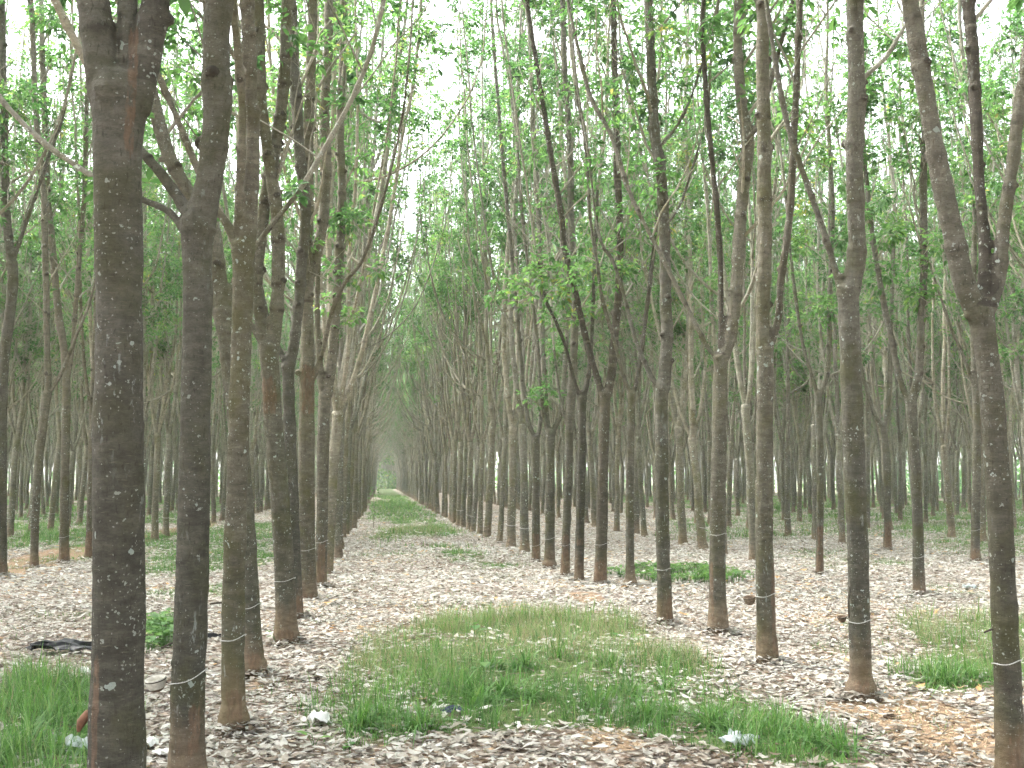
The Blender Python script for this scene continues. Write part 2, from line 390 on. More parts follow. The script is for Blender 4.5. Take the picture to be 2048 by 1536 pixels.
def ground_material():
    m, t = nt('forest_floor'); b = NB(t); tc = b.n('ShaderNodeTexCoord'); P = tc.outputs['Object']
    g = b.n('ShaderNodeAttribute', attribute_name='tint').outputs['Fac']; d = b.n('ShaderNodeAttribute', attribute_name='dirt').outputs['Fac']
    n1 = b.noise(P, 1.2, 4); n2 = b.noise(P, 14, 4); n3 = b.noise(P, 90, 3)
    mp = b.n('ShaderNodeVectorMath', operation='MULTIPLY_ADD'); nn = b.n('ShaderNodeTexNoise'); nn.inputs['Scale'].default_value = 20; b.l(P, nn.inputs['Vector'])
    b.l(nn.outputs['Color'], mp.inputs[0]); mp.inputs[1].default_value = (.07, .07, .07); b.l(P, mp.inputs[2])
    vo = b.n('ShaderNodeTexVoronoi'); vo.inputs['Scale'].default_value = 15; b.l(mp.outputs[0], vo.inputs['Vector'])
    sp = b.n('ShaderNodeSeparateColor'); b.l(vo.outputs['Color'], sp.inputs[0])
    leaf = b.ramp(sp.outputs[0], [(0, (.12, .07, .045)), (.2, (.34, .27, .21)), (.55, (.49, .43, .38)), (.9, (.62, .57, .52)), (1, (.40, .25, .12))])
    leaf = b.mix(b.ramp(vo.outputs['Distance'], [(.25, 0.0), (.55, .8)]), leaf, (.105, .078, .056))
    soil = b.ramp(n2, [(.3, (.16, .108, .070)), (.7, (.31, .222, .150))])
    soil = b.mix(b.ramp(n3, [(.45, 0.0), (.7, .5)]), soil, (.46, .30, .18))
    c = b.mix(b.ramp(b.math('ADD', d, b.math('MULTIPLY', b.math('SUBTRACT', n2, .5), .8)), [(.35, 0.0), (.7, 1.0)]), leaf, soil)
    gr = b.ramp(n2, [(.3, (.045, .075, .02)), (.7, (.10, .15, .045))])
    c = b.mix(b.ramp(b.math('ADD', g, b.math('MULTIPLY', b.math('SUBTRACT', n2, .5), .9)), [(.25, 0.0), (.75, .9)]), c, gr)
    h = b.math('ADD', vo.outputs['Distance'], n3)
    b.out(b.princ(c, .95, .1, h, .6, .03)); return m
gme = gm.mesh('ground', [ground_material()])
at = gme.attributes.new('dirt', 'FLOAT', 'POINT'); at.data.foreach_set('value', dd.astype(np.float32))
go = bpy.data.objects.new('ground', gme); COL.objects.link(go); go['kind'] = 'structure'

def link(name, me, parent=None):
    o = bpy.data.objects.new(name, me); COL.objects.link(o)
    if parent is not None: o.parent = parent
    return o
def tag(o, label, cat, group=None, kind=None):
    if label: o['label'] = label
    if cat: o['category'] = cat
    if group: o['group'] = group
    if kind: o['kind'] = kind
    return o

# ------------------------------------------------------------------ trees
def unit(v): return v/(np.linalg.norm(v)+1e-12)
UP = np.array([0, 0, 1.0])
def node_bumps(rng, P, rad, s0=.0, gap=(.35, .75), amp=.22):
    """leaf-scar rings along a limb: returns refined points, radii and the ring places"""
    s = arclen(P); L = s[-1]; pos = []; c = s0+rng.uniform(*gap)*.6
    while c < L-.05: pos.append(c); c += rng.uniform(*gap)
    ss = np.unique(np.concatenate([s]+[[p-.06, p-.015, p+.02, p+.07] for p in pos])) if pos else s
    ss = ss[(ss >= 0) & (ss <= L)]
    ss = ss[np.concatenate([[True], np.diff(ss) > .008])]
    Q = np.stack([np.interp(ss, s, P[:, k]) for k in range(3)], 1); r = np.interp(ss, s, rad)
    for p in pos:
        r = r*(1+rng.uniform(.5, 1.2)*amp*np.exp(-((ss-p)/.028)**2))
        k = unit(rng.normal(size=3))*np.interp(p, s, rad)*.10; Q = Q+k*np.exp(-((ss-p)/.25)**2)[:, None]
    dark = np.zeros(len(ss))
    for p in pos: dark = np.maximum(dark, rng.uniform(.5, 1)*np.exp(-((ss-p+.012)/.035)**2))
    node_bumps.dark = dark
    return Q, r, pos
def grow(rng, p, d, r0, zend, rend=.012, step=.45, wob=.10, bias=None):
    P = [p]; d = unit(d); n = max(3, int((zend-p[2])/(step*.93)))
    rr = [r0]
    for i in range(n):
        d = unit(d+rng.normal(size=3)*wob*np.array([1, 1, .3])+UP*.27+(bias if bias is not None else 0))
        p = p+d*step; P.append(p); f = (i+1)/n; rr.append(r0+(rend-r0)*f**.85)
    return np.array(P), np.array(rr)
class Leaves:
    def __init__(s): s.p = []; s.d = []; s.l = []; s.t = []
    def whorl(s, rng, tip, d, n, tint, size=1.0):
        pd = d[None]*.5+rng.normal(size=(n, 3))*.75+np.array([0, 0, .1]); pd /= np.linalg.norm(pd, axis=1)[:, None]
        base = tip[None]-d[None]*rng.uniform(0, .16, (n, 1))+pd*rng.uniform(.06, .19, (n, 1))*size
        side = np.cross(pd, UP[None]+rng.normal(size=(n, 3))*.3); side /= np.linalg.norm(side, axis=1)[:, None]+1e-9
        for k, a in ((-1, .95), (0, 1.1), (1, .95)):
            dd = pd*(.55 if k else .9)+side*k*.75+np.array([0, 0, -.38])+rng.normal(size=(n, 3))*.12
            dd /= np.linalg.norm(dd, axis=1)[:, None]
            s.p.append(base); s.d.append(dd); s.l.append(rng.uniform(.070, .118, n)*a*size); s.t.append(np.clip(tint+rng.normal(size=n)*.13, 0, 1))
    def build(s, mb, rng, mat=0):
        if not s.p: return
        p = np.concatenate(s.p); d = np.concatenate(s.d); l = np.concatenate(s.l)[:, None]; t = np.concatenate(s.t)
        n = len(p); up = UP[None]+rng.normal(size=(n, 3))*.45
        w = np.cross(d, up); w /= np.linalg.norm(w, axis=1)[:, None]+1e-9; nn = np.cross(w, d)
        hw = l*.21; fold = nn*l*.06; dr = np.array([[0, 0, -1.0]])*l*.10
        V = np.stack([p, p+d*l*.33-w*hw*.9+fold, p+d*l*.68-w*hw*.85+fold+dr*.5, p+d*l+dr*1.6, p+d*l*.68+w*hw*.85+fold+dr*.5, p+d*l*.33+w*hw*.9+fold], 1).reshape(-1, 3)
        i = np.arange(n)[:, None]*6
        q = np.concatenate([i+np.array([[0, 1, 2, 3]]), i+np.array([[0, 3, 4, 5]])])
        mb.add(V, q, None, mat, np.repeat(t, 6))
def twigs(rng, B, LV, p, d, L, r, leafy, clump, depth=0):
    """a side branch and its twigs with leaf whorls"""
    n = max(4, int(L/.3)); P = [p]; dd = unit(d)
    for i in range(n):
        dd = unit(dd+rng.normal(size=3)*.13+UP*.07); P.append(P[-1]+dd*L/n)
    P = np.array(P); rr = np.linspace(r, max(.003, r*.28), n+1)
    tube(B, P, rr, 5 if r > .012 else 4 if r > .007 else 3, cap=False)
    if depth < 2:
        k = rng.integers(2, 4) if depth == 0 else rng.integers(0, 2)
        for _ in range(k):
            f = rng.uniform(.3, .95); i = min(n-1, int(f*n)); q = P[i]+(P[i+1]-P[i])*(f*n-i)
            az = rng.uniform(0, 2*math.pi); out = unit(np.array([math.cos(az), math.sin(az), .35]))
            twigs(rng, B, LV, q, unit(dd*.7+out*.8), L*rng.uniform(.25, .5), max(.0035, np.interp(f, [0, 1], [r, r*.28])*.6), leafy, clump, depth+1)
    if rng.random() < leafy:
        LV.whorl(rng, P[-1], dd, int(rng.integers(8, 14)), clump+rng.normal()*.1)
        if rng.random() < .3:
            LV.whorl(rng, P[-2], dd, int(rng.integers(3, 6)), clump+rng.normal()*.1)
def clothe(rng, B, LV, P, rr, zmin, gap, leafy_lo, leafy_hi, bias=None, lscale=1.0, ztop=15.0):
    s = arclen(P); c = rng.uniform(0, gap)
    while c < s[-1]-.05:
        q = np.array([np.interp(c, s, P[:, k]) for k in range(3)]); r = np.interp(c, s, rr); z = q[2]
        if z > zmin:
            az = rng.uniform(0, 2*math.pi); el = rng.uniform(.7, 1.28)
            out = np.array([math.cos(az)*math.cos(el), math.sin(az)*math.cos(el), math.sin(el)])
            if bias is not None: out = unit(out+bias*rng.uniform(0, .9))
            f = np.clip((z-zmin)/(ztop-zmin), 0, 1)
            L = rng.uniform(.7, 2.2)*(1.1-.5*f)*lscale
            leafy = leafy_lo+(leafy_hi-leafy_lo)*f
            twigs(rng, B, LV, q, out, L, min(.022, max(.005, r*rng.uniform(.25, .45))), leafy, rng.uniform(.2, .75))
        c += gap*rng.uniform(.5, 1.5)
    LV.whorl(rng, P[-1], unit(P[-1]-P[-2]), 10, .5)

NVAR = 9
def variant(seed):
    rng = np.random.default_rng(seed)
    T, B, LV = MB(), MB(), Leaves()
    hf = rng.uniform(2.45, 3.15); r = rng.uniform(.082, .10)
    lean = rng.normal(size=2)*.03
    zs = np.array([-.15, 0, .05, .14, .3, .7, 1.2, 1.8, hf-.25, hf])
    rr = np.array([1.48, 1.42, 1.32, 1.17, 1.05, 1.0, .95, .91, .90, 1.02])*r
    P = np.stack([lean[0]*zs+rng.normal(size=len(zs))*.008, lean[1]*zs+rng.normal(size=len(zs))*.008, zs], 1)
    P, rr = dense(P, rr, .16); tube(T, P, rr, 10)
    top = P[-1]; nl = rng.choice([2, 3, 4, 4, 5]); a0 = rng.uniform(0, 6.28)
    BIAS = np.array([.5, 0, 0]); lf = .35 if seed % 3 == 2 else 1.0; tall = seed % 3 == 0; zl = 7.0 if tall else 4.1; ls_ = .65 if tall else 1.0
    for i in range(nl):
        az = a0+i*2*math.pi/nl+rng.normal()*.35
        main = i == 0
        el = rng.uniform(1.25, 1.45) if main else rng.uniform(1.05, 1.35)
        d = np.array([math.cos(az)*math.cos(el), math.sin(az)*math.cos(el), math.sin(el)])
        r0 = r*(rng.uniform(.66, .78) if main else rng.uniform(.30, .58))
        ze = rng.uniform(14.5, 17.5) if main else rng.uniform(10, 16)
        L, lr = grow(rng, top-d*.10-np.array([0, 0, .06]), d, r0, ze, wob=.035 if main else .045)
        L, lr = dense(L, lr, .3)
        L, lr, pos = node_bumps(rng, L, lr, .2); ns = 8 if main else 7; tone = rng.uniform(.3, .8) if rng.random() < .25 else 0
        tube(T, L, lr, ns, attr=np.concatenate([np.repeat(np.maximum(tone, node_bumps.dark*.5), ns), [tone, tone]]))
        clothe(rng, B, LV, L, lr, zl, .42, .46*lf, .40*lf, BIAS, ls_, 17)
        for kk in range(rng.integers(1, 3)):        # the limb forks again
            k = int(len(L)*rng.uniform(.10, .40)); az2 = rng.uniform(0, 6.28)
            d2 = unit(L[k+1]-L[k]+np.array([math.cos(az2), math.sin(az2), 0])*.45)
            L2, lr2 = grow(rng, L[k], d2, lr[k]*.62, ze-rng.uniform(.5, 2.5), wob=.05)
            L2, lr2 = dense(L2, lr2, .35); L2, lr2, _ = node_bumps(rng, L2, lr2, .2)
            tube(T, L2, lr2, 6, attr=np.concatenate([np.repeat(np.maximum(tone, node_bumps.dark*.5), 6), [tone, tone]])); clothe(rng, B, LV, L2, lr2, zl, .48, .46*lf, .40*lf, BIAS, ls_, 17)
    blob(T, top-np.array([0, 0, .03]), (r*1.05, r*1.05, r*.9), rng)
    return T, B, LV, r
VAR = []
proto_col = bpy.data.collections.new('plantation_kinds')
for i in range(NVAR):
    T, B, LV, r = variant(100+i); rng = np.random.default_rng(i)
    tm = T.mesh('trunk', [M_BARK_LIT])
    Lm = MB(); LV.build(Lm, rng); CR = MB()
    for src, mat in ((B, 0), (Lm, 1)):
        CR.add(np.concatenate(src.v), np.concatenate(src.q), np.concatenate(src.t) if src.t else None, mat, np.concatenate(src.a))
    lm = CR.mesh('crown', [M_BARK_LIT, M_LEAF])
    J = MB()
    for src, mat in ((T, 0), (B, 0), (Lm, 1)):
        J.add(np.concatenate(src.v), np.concatenate(src.q), np.concatenate(src.t) if src.t else None, mat, np.concatenate(src.a))
    jo = bpy.data.objects.new('rubber_tree_kind', J.mesh('rubber_tree_kind', [M_BARK_LIT, M_LEAF])); proto_col.objects.link(jo)
    VAR.append((tm, None, lm, r))
#@@HEROES
# ------------------------------------------------------------------ the traced trees near the camera
# every stem: (x, y, width) read off the photograph, set at the tree's own distance
HERO = [
 dict(k='L1', dark={'bole': .15, 2: .5}, base=(232, 1800), bole=[(232, 1800, 122), (233, 1560, 112), (236, 1350, 104), (237, 1100, 100), (236, 850, 96), (238, 600, 92), (236, 400, 92), (236, 290, 95), (240, 220, 106), (242, 175, 112)],
      limbs=[[(212, 190, 66), (200, 110, 66), (190, 30, 66), (176, -60, 60), (160, -160, 52)], [(262, 230, 44), (258, 130, 40), (256, 40, 38), (258, -60, 36), (260, -160, 34)], [(272, 200, 70), (288, 120, 62), (304, 40, 58), (322, -50, 54), (345, -150, 48)]],
      scar=[(.50, 1.0, 194, 7), (.0, .42, 258, 20), (2.95, 3.5, 262, 12)], label='thickest dark rubber trunk, closest to the camera, forking at the upper left', wire=None),
 dict(k='L2', base=(374, 1560), bole=[(374, 1560, 74), (376, 1400, 68), (381, 1250, 66), (388, 1000, 62), (393, 750, 58), (395, 600, 58), (394, 500, 60), (396, 440, 70)],
      limbs=[[(402, 440, 60), (420, 350, 54), (430, 260, 54), (436, 190, 58), (432, 120, 54), (438, 0, 54), (446, -120, 48)], [(378, 430, 30), (345, 380, 24), (312, 335, 21), (280, 300, 19), (235, 235, 17)], [(376, 470, 22), (340, 425, 17), (290, 402, 14), (240, 385, 11)]],
      scar=[(.15, .45, 388, 16)], label='dark rubber trunk with a white wire round its foot and a cup hung beside it', wire=(1360, 14), knobs=[(372, 425, 15), (456, 165, 13), (452, 215, 13)]),
 dict(k='L3', dark={0: .25}, base=(467, 1455), foot=1.25, bole=[(467, 1455, 50), (466, 1300, 47), (470, 1100, 44), (476, 900, 42), (482, 700, 41), (486, 560, 41), (487, 490, 46)],
      limbs=[[(492, 490, 38), (502, 410, 31), (506, 300, 27), (502, 200, 27), (498, 120, 31), (495, 40, 27), (490, -80, 26)], [(474, 490, 20), (455, 450, 17), (425, 405, 16), (392, 330, 15), (352, 230, 15), (312, 140, 14), (292, 95, 13), (240, 10, 11)], [(480, 470, 20), (478, 400, 17), (485, 250, 17), (478, 130, 16), (465, 0, 16), (462, -100, 14)]],
      scar=[(.05, .3, 470, 20)], label='rubber tree with a swollen reddish foot, third of the big trunks on the left', wire=(1270, 6), knobs=[(505, 68, 11), (503, 185, 10)]),
 dict(k='L4', base=(508, 1352), foot=1.3, bole=[(508, 1352, 44), (500, 1200, 38), (488, 1000, 37), (468, 800, 36), (453, 680, 34), (447, 620, 42)],
      limbs=[[(445, 620, 34), (436, 540, 30), (420, 440, 29), (375, 380, 27), (335, 300, 27), (305, 200, 27), (290, 110, 24), (262, 0, 22)], [(455, 620, 18), (470, 560, 14), (520, 480, 12), (600, 380, 11)], [(438, 625, 16), (424, 600, 14), (418, 540, 13), (412, 450, 12)]],
      scar=[(.0, .22, 508, 20)], label='brown-footed rubber tree half hidden behind the third big trunk, leaning left above', wire=(1213, 6), knobs=[(430, 628, 9), (322, 320, 8)]),
 dict(k='L5', base=(573, 1285), foot=1.15, bole=[(573, 1285, 46), (569, 1150, 40), (560, 1000, 38), (548, 850, 37), (540, 740, 36), (537, 690, 40)],
      limbs=[[(532, 690, 28), (515, 590, 23), (520, 480, 25), (546, 320, 26), (556, 260, 24), (568, 150, 25), (577, 0, 24), (590, -100, 22)], [(546, 680, 30), (556, 580, 27), (556, 450, 26), (540, 330, 24), (525, 220, 23), (520, 90, 24), (516, -50, 20)], [(525, 690, 12), (505, 655, 9), (490, 610, 8), (470, 520, 7)]],
      scar=[(.0, .16, 573, 22), (2.35, 2.75, 537, 20)], label='rubber tree with a bright brown foot and pale spotted limbs, fourth in left row', wire=(1160, 4), knobs=[(562, 300, 7), (568, 255, 7), (560, 385, 7), (575, 155, 7)]),
 dict(k='L6', base=(591, 1238), bole=[(591, 1238, 30), (586, 1050, 26), (581, 900, 25), (577, 780, 24), (576, 730, 27)],
      limbs=[[(580, 730, 22), (594, 650, 21), (602, 540, 22), (612, 440, 22), (600, 300, 22), (592, 200, 24), (585, 60, 22), (580, -60, 20)], [(570, 725, 12), (556, 690, 9), (540, 650, 8), (520, 560, 7)]],
      scar=[(.0, .3, 596, 12)], label='slim mossy rubber tree squeezed between two thicker trunks in the left row', wire=None, knobs=[(570, 716, 8)]),
 dict(k='L7', dark={2: .3}, base=(615, 1200), foot=1.1, bole=[(615, 1200, 38), (613, 1050, 34), (613, 900, 33), (614, 780, 30), (615, 700, 28), (615, 640, 24)],
      limbs=[[(615, 640, 24), (617, 560, 23), (640, 480, 22), (652, 360, 20), (650, 220, 20), (656, 80, 18), (660, -80, 17)], [(612, 640, 20), (612, 560, 21), (616, 420, 22), (616, 280, 22), (622, 140, 20), (626, 0, 19), (628, -80, 17)], [(626, 760, 11), (646, 700, 9), (665, 620, 9), (690, 565, 10), (725, 520, 8), (760, 420, 7), (800, 260, 6), (815, 150, 5)]],
      scar=[(2.6, 3.3, 616, 16), (.0, .12, 615, 20)], label='rubber tree at the avenue side whose thin limb arches out over the leaf-strewn path', wire=(1097, 3), knobs=[(597, 745, 9)]),
 dict(k='L8', base=(640, 1176), bole=[(640, 1176, 26), (644, 1050, 23), (646, 900, 25), (648, 830, 24), (650, 790, 26)],
      limbs=[[(655, 790, 20), (668, 680, 18), (676, 560, 18), (684, 400, 17), (680, 250, 16), (686, 100, 15), (688, -60, 14)], [(645, 790, 14), (638, 700, 12), (634, 600, 11), (640, 450, 10), (648, 300, 9)]],
      scar=[(.0, .75, 642, 10)], label='rubber tree with a peeled tan lower trunk in the left row beside the leaf path', wire=(1082, 3)),
 dict(k='R1', dark={1: .75}, base=(2022, 1565), bole=[(2022, 1565, 60), (2019, 1450, 55), (2010, 1250, 51), (1998, 1000, 48), (1984, 800, 46), (1970, 680, 46), (1960, 620, 52)],
      limbs=[[(1950, 620, 44), (1922, 550, 42), (1895, 420, 40), (1868, 290, 37), (1846, 150, 36), (1822, 20, 33), (1800, -90, 30)], [(1966, 610, 28), (1970, 500, 23), (1962, 400, 22), (1952, 250, 23), (1945, 130, 24), (1936, 0, 22), (1930, -90, 20)], [(1980, 610, 32), (1998, 560, 28), (2006, 460, 26), (2024, 330, 24), (2040, 200, 23), (2060, 70, 22), (2076, -60, 20)]],
      scar=[(.0, .3, 2030, 14)], label='dark rubber trunk at the right edge of the view, splitting into three limbs', wire=(1326, 5), knobs=[(1938, 632, 12), (1960, 410, 7)]),
 dict(k='R2', dark={0: .1}, base=(1723, 1394), foot=1.25, bole=[(1723, 1394, 52), (1721, 1330, 44), (1718, 1200, 42), (1712, 1000, 42), (1704, 800, 42), (1698, 640, 41), (1696, 575, 43)],
      limbs=[[(1702, 580, 38), (1712, 500, 36), (1710, 400, 35), (1708, 300, 34), (1713, 180, 35), (1710, 60, 32), (1712, -80, 29)], [(1684, 575, 19), (1674, 550, 14), (1650, 470, 13), (1622, 390, 13), (1590, 300, 13), (1568, 220, 12), (1550, 120, 11), (1532, 0, 10), (1524, -60, 9)]],
      scar=[(.02, .16, 1722, 20)], label='tall straight rubber tree with a bulging foot, two trees in from the right edge', wire=(1242, 3), knobs=[(1682, 553, 9), (1730, 165, 9), (1708, 172, 8), (1712, 290, 8)]),
 dict(k='R3', dark={1: .55}, base=(1535, 1328), bole=[(1535, 1328, 42), (1531, 1200, 37), (1528, 1050, 35), (1529, 900, 34), (1530, 760, 33), (1529, 695, 36)],
      limbs=[[(1527, 695, 32), (1525, 620, 28), (1530, 480, 28), (1528, 370, 27), (1528, 270, 28), (1526, 120, 26), (1524, 0, 25), (1524, -80, 23)], [(1540, 690, 18), (1556, 640, 16), (1562, 560, 14), (1576, 460, 15), (1584, 350, 14), (1590, 220, 14), (1596, 100, 13), (1602, -40, 12)]],
      scar=[(.1, 1.0, 1548, 7)], label='rubber trunk with a dark red tapping streak and a cup wired to its left side', wire=(1193, 4), knobs=[(1518, 690, 8), (1528, 272, 8), (1521, 376, 6), (1590, 220, 6)]),
 dict(k='R4', dark={2: .8, 3: .4}, base=(1436, 1266), foot=1.1, bole=[(1436, 1266, 40), (1435, 1150, 33), (1436, 1000, 32), (1439, 850, 30), (1441, 740, 28), (1442, 712, 32)],
      limbs=[[(1446, 715, 28), (1462, 660, 27), (1472, 570, 25), (1480, 450, 24), (1490, 340, 24), (1494, 275, 26), (1482, 200, 21), (1476, 90, 19), (1480, -40, 18)], [(1434, 715, 12), (1412, 690, 10), (1372, 610, 10), (1330, 525, 10), (1290, 450, 10), (1255, 375, 10), (1222, 270, 10), (1180, 190, 9), (1148, 60, 8), (1130, -30, 7)], [(1442, 705, 14), (1442, 600, 11), (1438, 470, 12), (1425, 330, 11), (1412, 190, 11), (1405, 60, 10), (1410, -40, 9)], [(1492, 280, 11), (1515, 250, 10), (1550, 130, 9), (1580, 20, 9), (1600, -60, 8)]],
      scar=[(.15, .8, 1424, 4)], label='rubber tree whose thin limb slants far left over its neighbours, white wire below', wire=(1069, 2), knobs=[(1442, 720, 7), (1490, 290, 7), (1462, 580, 6)]),
 dict(k='R5', dark={0: .2}, base=(1330, 1248), bole=[(1330, 1248, 32), (1327, 1130, 28), (1324, 1000, 27), (1323, 880, 27), (1323, 790, 26), (1325, 770, 29)],
      limbs=[[(1328, 775, 26), (1333, 680, 24), (1330, 560, 23), (1328, 430, 22), (1320, 330, 23), (1310, 270, 21), (1304, 160, 19), (1300, 60, 18), (1296, -60, 17)], [(1318, 775, 12), (1298, 745, 9), (1270, 675, 9), (1245, 580, 8), (1225, 520, 8), (1205, 490, 7), (1190, 430, 6), (1180, 330, 5)], [(1326, 285, 7), (1352, 255, 7), (1380, 200, 6), (1400, 140, 6), (1425, 60, 5)], [(1340, 440, 7), (1362, 405, 6), (1390, 320, 6), (1410, 250, 5)]],
      scar=[(.0, .35, 1338, 7)], label='slender dark rubber tree just left of the white-wired slanting tree, leader ringed with knobs', wire=(1142, 2), knobs=[(1330, 433, 6), (1325, 358, 5), (1306, 215, 5), (1300, 68, 6), (1332, 640, 5)]),
 dict(k='R6', dark={1: .6}, base=(1261, 1175), foot=1.25, bole=[(1261, 1175, 24), (1260, 1100, 17), (1260, 950, 16), (1262, 850, 15), (1263, 785, 17)],
      limbs=[[(1260, 785, 9), (1245, 745, 8), (1228, 680, 8), (1205, 600, 8), (1195, 530, 8), (1180, 430, 7), (1172, 300, 7), (1150, 170, 6)], [(1267, 785, 10), (1278, 740, 9), (1290, 650, 9), (1300, 560, 9), (1310, 480, 8), (1318, 380, 8), (1316, 300, 7)]],
      scar=[(.0, .1, 1261, 10)], label='thin rubber tree with a stone-like swollen foot in front of the green creeper patch', wire=(1180, 2)),
 dict(k='R7', dark={0: .8, 1: .7, 'bole': .45}, base=(1200, 1168), bole=[(1200, 1168, 26), (1204, 1050, 23), (1207, 900, 21), (1210, 810, 21), (1210, 785, 24)],
      limbs=[[(1204, 790, 14), (1192, 750, 13), (1172, 680, 13), (1152, 590, 12), (1130, 500, 12), (1122, 430, 12), (1104, 320, 11), (1085, 200, 10), (1062, 60, 9), (1050, -40, 8)], [(1216, 785, 18), (1226, 720, 17), (1232, 640, 16), (1238, 560, 15), (1240, 470, 14), (1234, 330, 14), (1232, 200, 13), (1228, 60, 12), (1226, -40, 11)]],
      scar=[(.0, .4, 1200, 14)], label='dark reddish rubber tree dividing low into a clean V of two equal limbs', wire=(1090, 2)),
 dict(k='R8', dark={0: .6}, base=(1158, 1164), bole=[(1158, 1164, 20), (1160, 1050, 18), (1163, 900, 17), (1164, 810, 16), (1164, 795, 19)],
      limbs=[[(1160, 795, 8), (1148, 760, 7), (1130, 690, 7), (1110, 640, 6), (1092, 600, 6), (1075, 520, 5)], [(1168, 792, 11), (1176, 755, 10), (1182, 690, 9), (1186, 610, 8), (1190, 500, 8), (1195, 380, 7)]],
      scar=[(.6, .75, 1160, 8)], label='slim rubber tree with a knotted pale fork, right beside the dark V-shaped tree', wire=None, knobs=[(1165, 785, 7)]),
 dict(k='R9', base=(1130, 1152), bole=[(1130, 1152, 19), (1133, 1050, 17), (1137, 950, 16), (1139, 860, 17), (1142, 800, 18), (1146, 730, 17)],
      limbs=[[(1146, 730, 16), (1150, 640, 15), (1148, 540, 15), (1142, 430, 14), (1140, 300, 13), (1130, 150, 12), (1125, 0, 11)], [(1136, 855, 8), (1128, 830, 6), (1118, 780, 5), (1108, 700, 5)]],
      scar=[(.0, .75, 1130, 9)], label='rubber tree with a tan scraped foot whose trunk runs up as one leader', wire=(1090, 2)),
 dict(k='R10', base=(1099, 1136), foot=1.25, bole=[(1099, 1136, 24), (1100, 1060, 19), (1100, 950, 18), (1101, 880, 17), (1102, 862, 20)],
      limbs=[[(1098, 866, 9), (1088, 835, 8), (1080, 760, 8), (1074, 680, 7), (1060, 560, 7), (1046, 450, 7), (1035, 300, 6)], [(1098, 868, 11), (1092, 820, 11), (1086, 720, 11), (1082, 600, 10), (1078, 450, 10), (1070, 300, 9), (1060, 100, 8)], [(1106, 864, 11), (1120, 830, 10), (1127, 770, 10), (1130, 730, 9), (1136, 620, 9), (1134, 500, 8), (1132, 380, 7)]],
      scar=[(.0, .15, 1099, 12)], label='rubber tree on a round swollen foot, forking wide like a tuning fork', wire=(1078, 2)),
 dict(k='R11', base=(1072, 1123), bole=[(1072, 1123, 18), (1072, 1050, 16), (1072, 950, 15), (1072, 872, 15)],
      limbs=[[(1068, 872, 9), (1056, 840, 9), (1045, 760, 9), (1036, 650, 9), (1022, 500, 8), (1008, 350, 8), (996, 200, 7), (985, 60, 7)], [(1077, 870, 8), (1082, 830, 7), (1084, 740, 6), (1086, 640, 6), (1080, 500, 5)]],
      scar=[(.0, .6, 1072, 8)], label='brown-footed rubber tree with a rounded U fork next to the tuning-fork tree', wire=(1090, 2)),
 dict(k='S1', base=(1838, 1192), bole=[(1838, 1192, 24), (1836, 1080, 22), (1832, 950, 21), (1825, 850, 20), (1821, 795, 23)],
      limbs=[[(1814, 795, 12), (1800, 760, 11), (1785, 690, 12), (1768, 610, 12), (1755, 540, 10), (1742, 450, 10), (1730, 330, 9), (1720, 200, 8)], [(1828, 790, 18), (1838, 740, 17), (1842, 640, 16), (1848, 520, 15), (1846, 380, 14), (1850, 250, 13), (1846, 100, 12)]],
      scar=[(.0, .12, 1838, 12)], label='rubber tree forking wide in the second row on the right, standing before open leaf litter', wire=(1112, 2), knobs=[(1820, 800, 8)]),
 dict(k='S2', base=(1639, 1152), bole=[(1639, 1152, 16), (1640, 1050, 14), (1640, 920, 14), (1637, 830, 13), (1638, 785, 15)],
      limbs=[[(1634, 785, 8), (1622, 745, 7), (1606, 690, 7), (1592, 600, 7), (1580, 500, 6), (1570, 380, 6)], [(1643, 782, 10), (1655, 740, 10), (1659, 660, 9), (1660, 560, 9), (1666, 440, 8), (1660, 300, 8)]],
      scar=[(.0, .9, 1640, 8)], label='slender orange-footed rubber tree with an open Y fork between two big right trunks', wire=None),
 dict(k='S3', base=(1775, 1102), bole=[(1775, 1102, 17), (1775, 1030, 14), (1774, 930, 15), (1768, 860, 12), (1766, 846, 15)],
      limbs=[[(1760, 848, 8), (1748, 825, 7), (1735, 785, 7), (1724, 740, 6), (1715, 650, 6)], [(1770, 845, 9), (1778, 800, 9), (1780, 700, 9), (1784, 600, 8), (1788, 450, 8)]],
      scar=[(.0, .75, 1777, 9)], label='grey rubber tree with a peeled orange foot between the bulging-foot tree and the wide fork', wire=None),
 dict(k='S4', base=(1951, 1127), bole=[(1951, 1127, 19), (1951, 1050, 17), (1953, 950, 17), (1954, 840, 16), (1950, 760, 14), (1948, 690, 13)],
      limbs=[[(1948, 690, 12), (1946, 580, 11), (1950, 450, 11), (1952, 300, 10)], [(1950, 780, 6), (1930, 720, 6), (1900, 650, 6), (1870, 560, 5), (1850, 500, 5)]],
      scar=[(.0, .3, 1951, 10)], label='straw-brown rubber tree just left of the three-limbed trunk at the right edge', wire=(1062, 2)),
 dict(k='K1', base=(2, 1157), bole=[(2, 1157, 24), (2, 1000, 22), (3, 860, 21), (6, 740, 21), (18, 640, 20), (26, 565, 20), (24, 525, 22)],
      limbs=[[(22, 525, 17), (14, 450, 17), (10, 350, 16), (8, 240, 15), (6, 120, 13), (4, 0, 12)], [(26, 525, 9), (50, 450, 8), (75, 380, 7), (102, 300, 7), (125, 235, 6), (140, 150, 5)]],
      scar=[(.0, .3, 2, 12)], label='rubber tree at the left edge beyond the grass, trunk half cut by the frame', wire=None),
 dict(k='K2', base=(68, 1139), bole=[(68, 1139, 17), (70, 1050, 16), (76, 950, 15), (86, 850, 16), (95, 785, 17)],
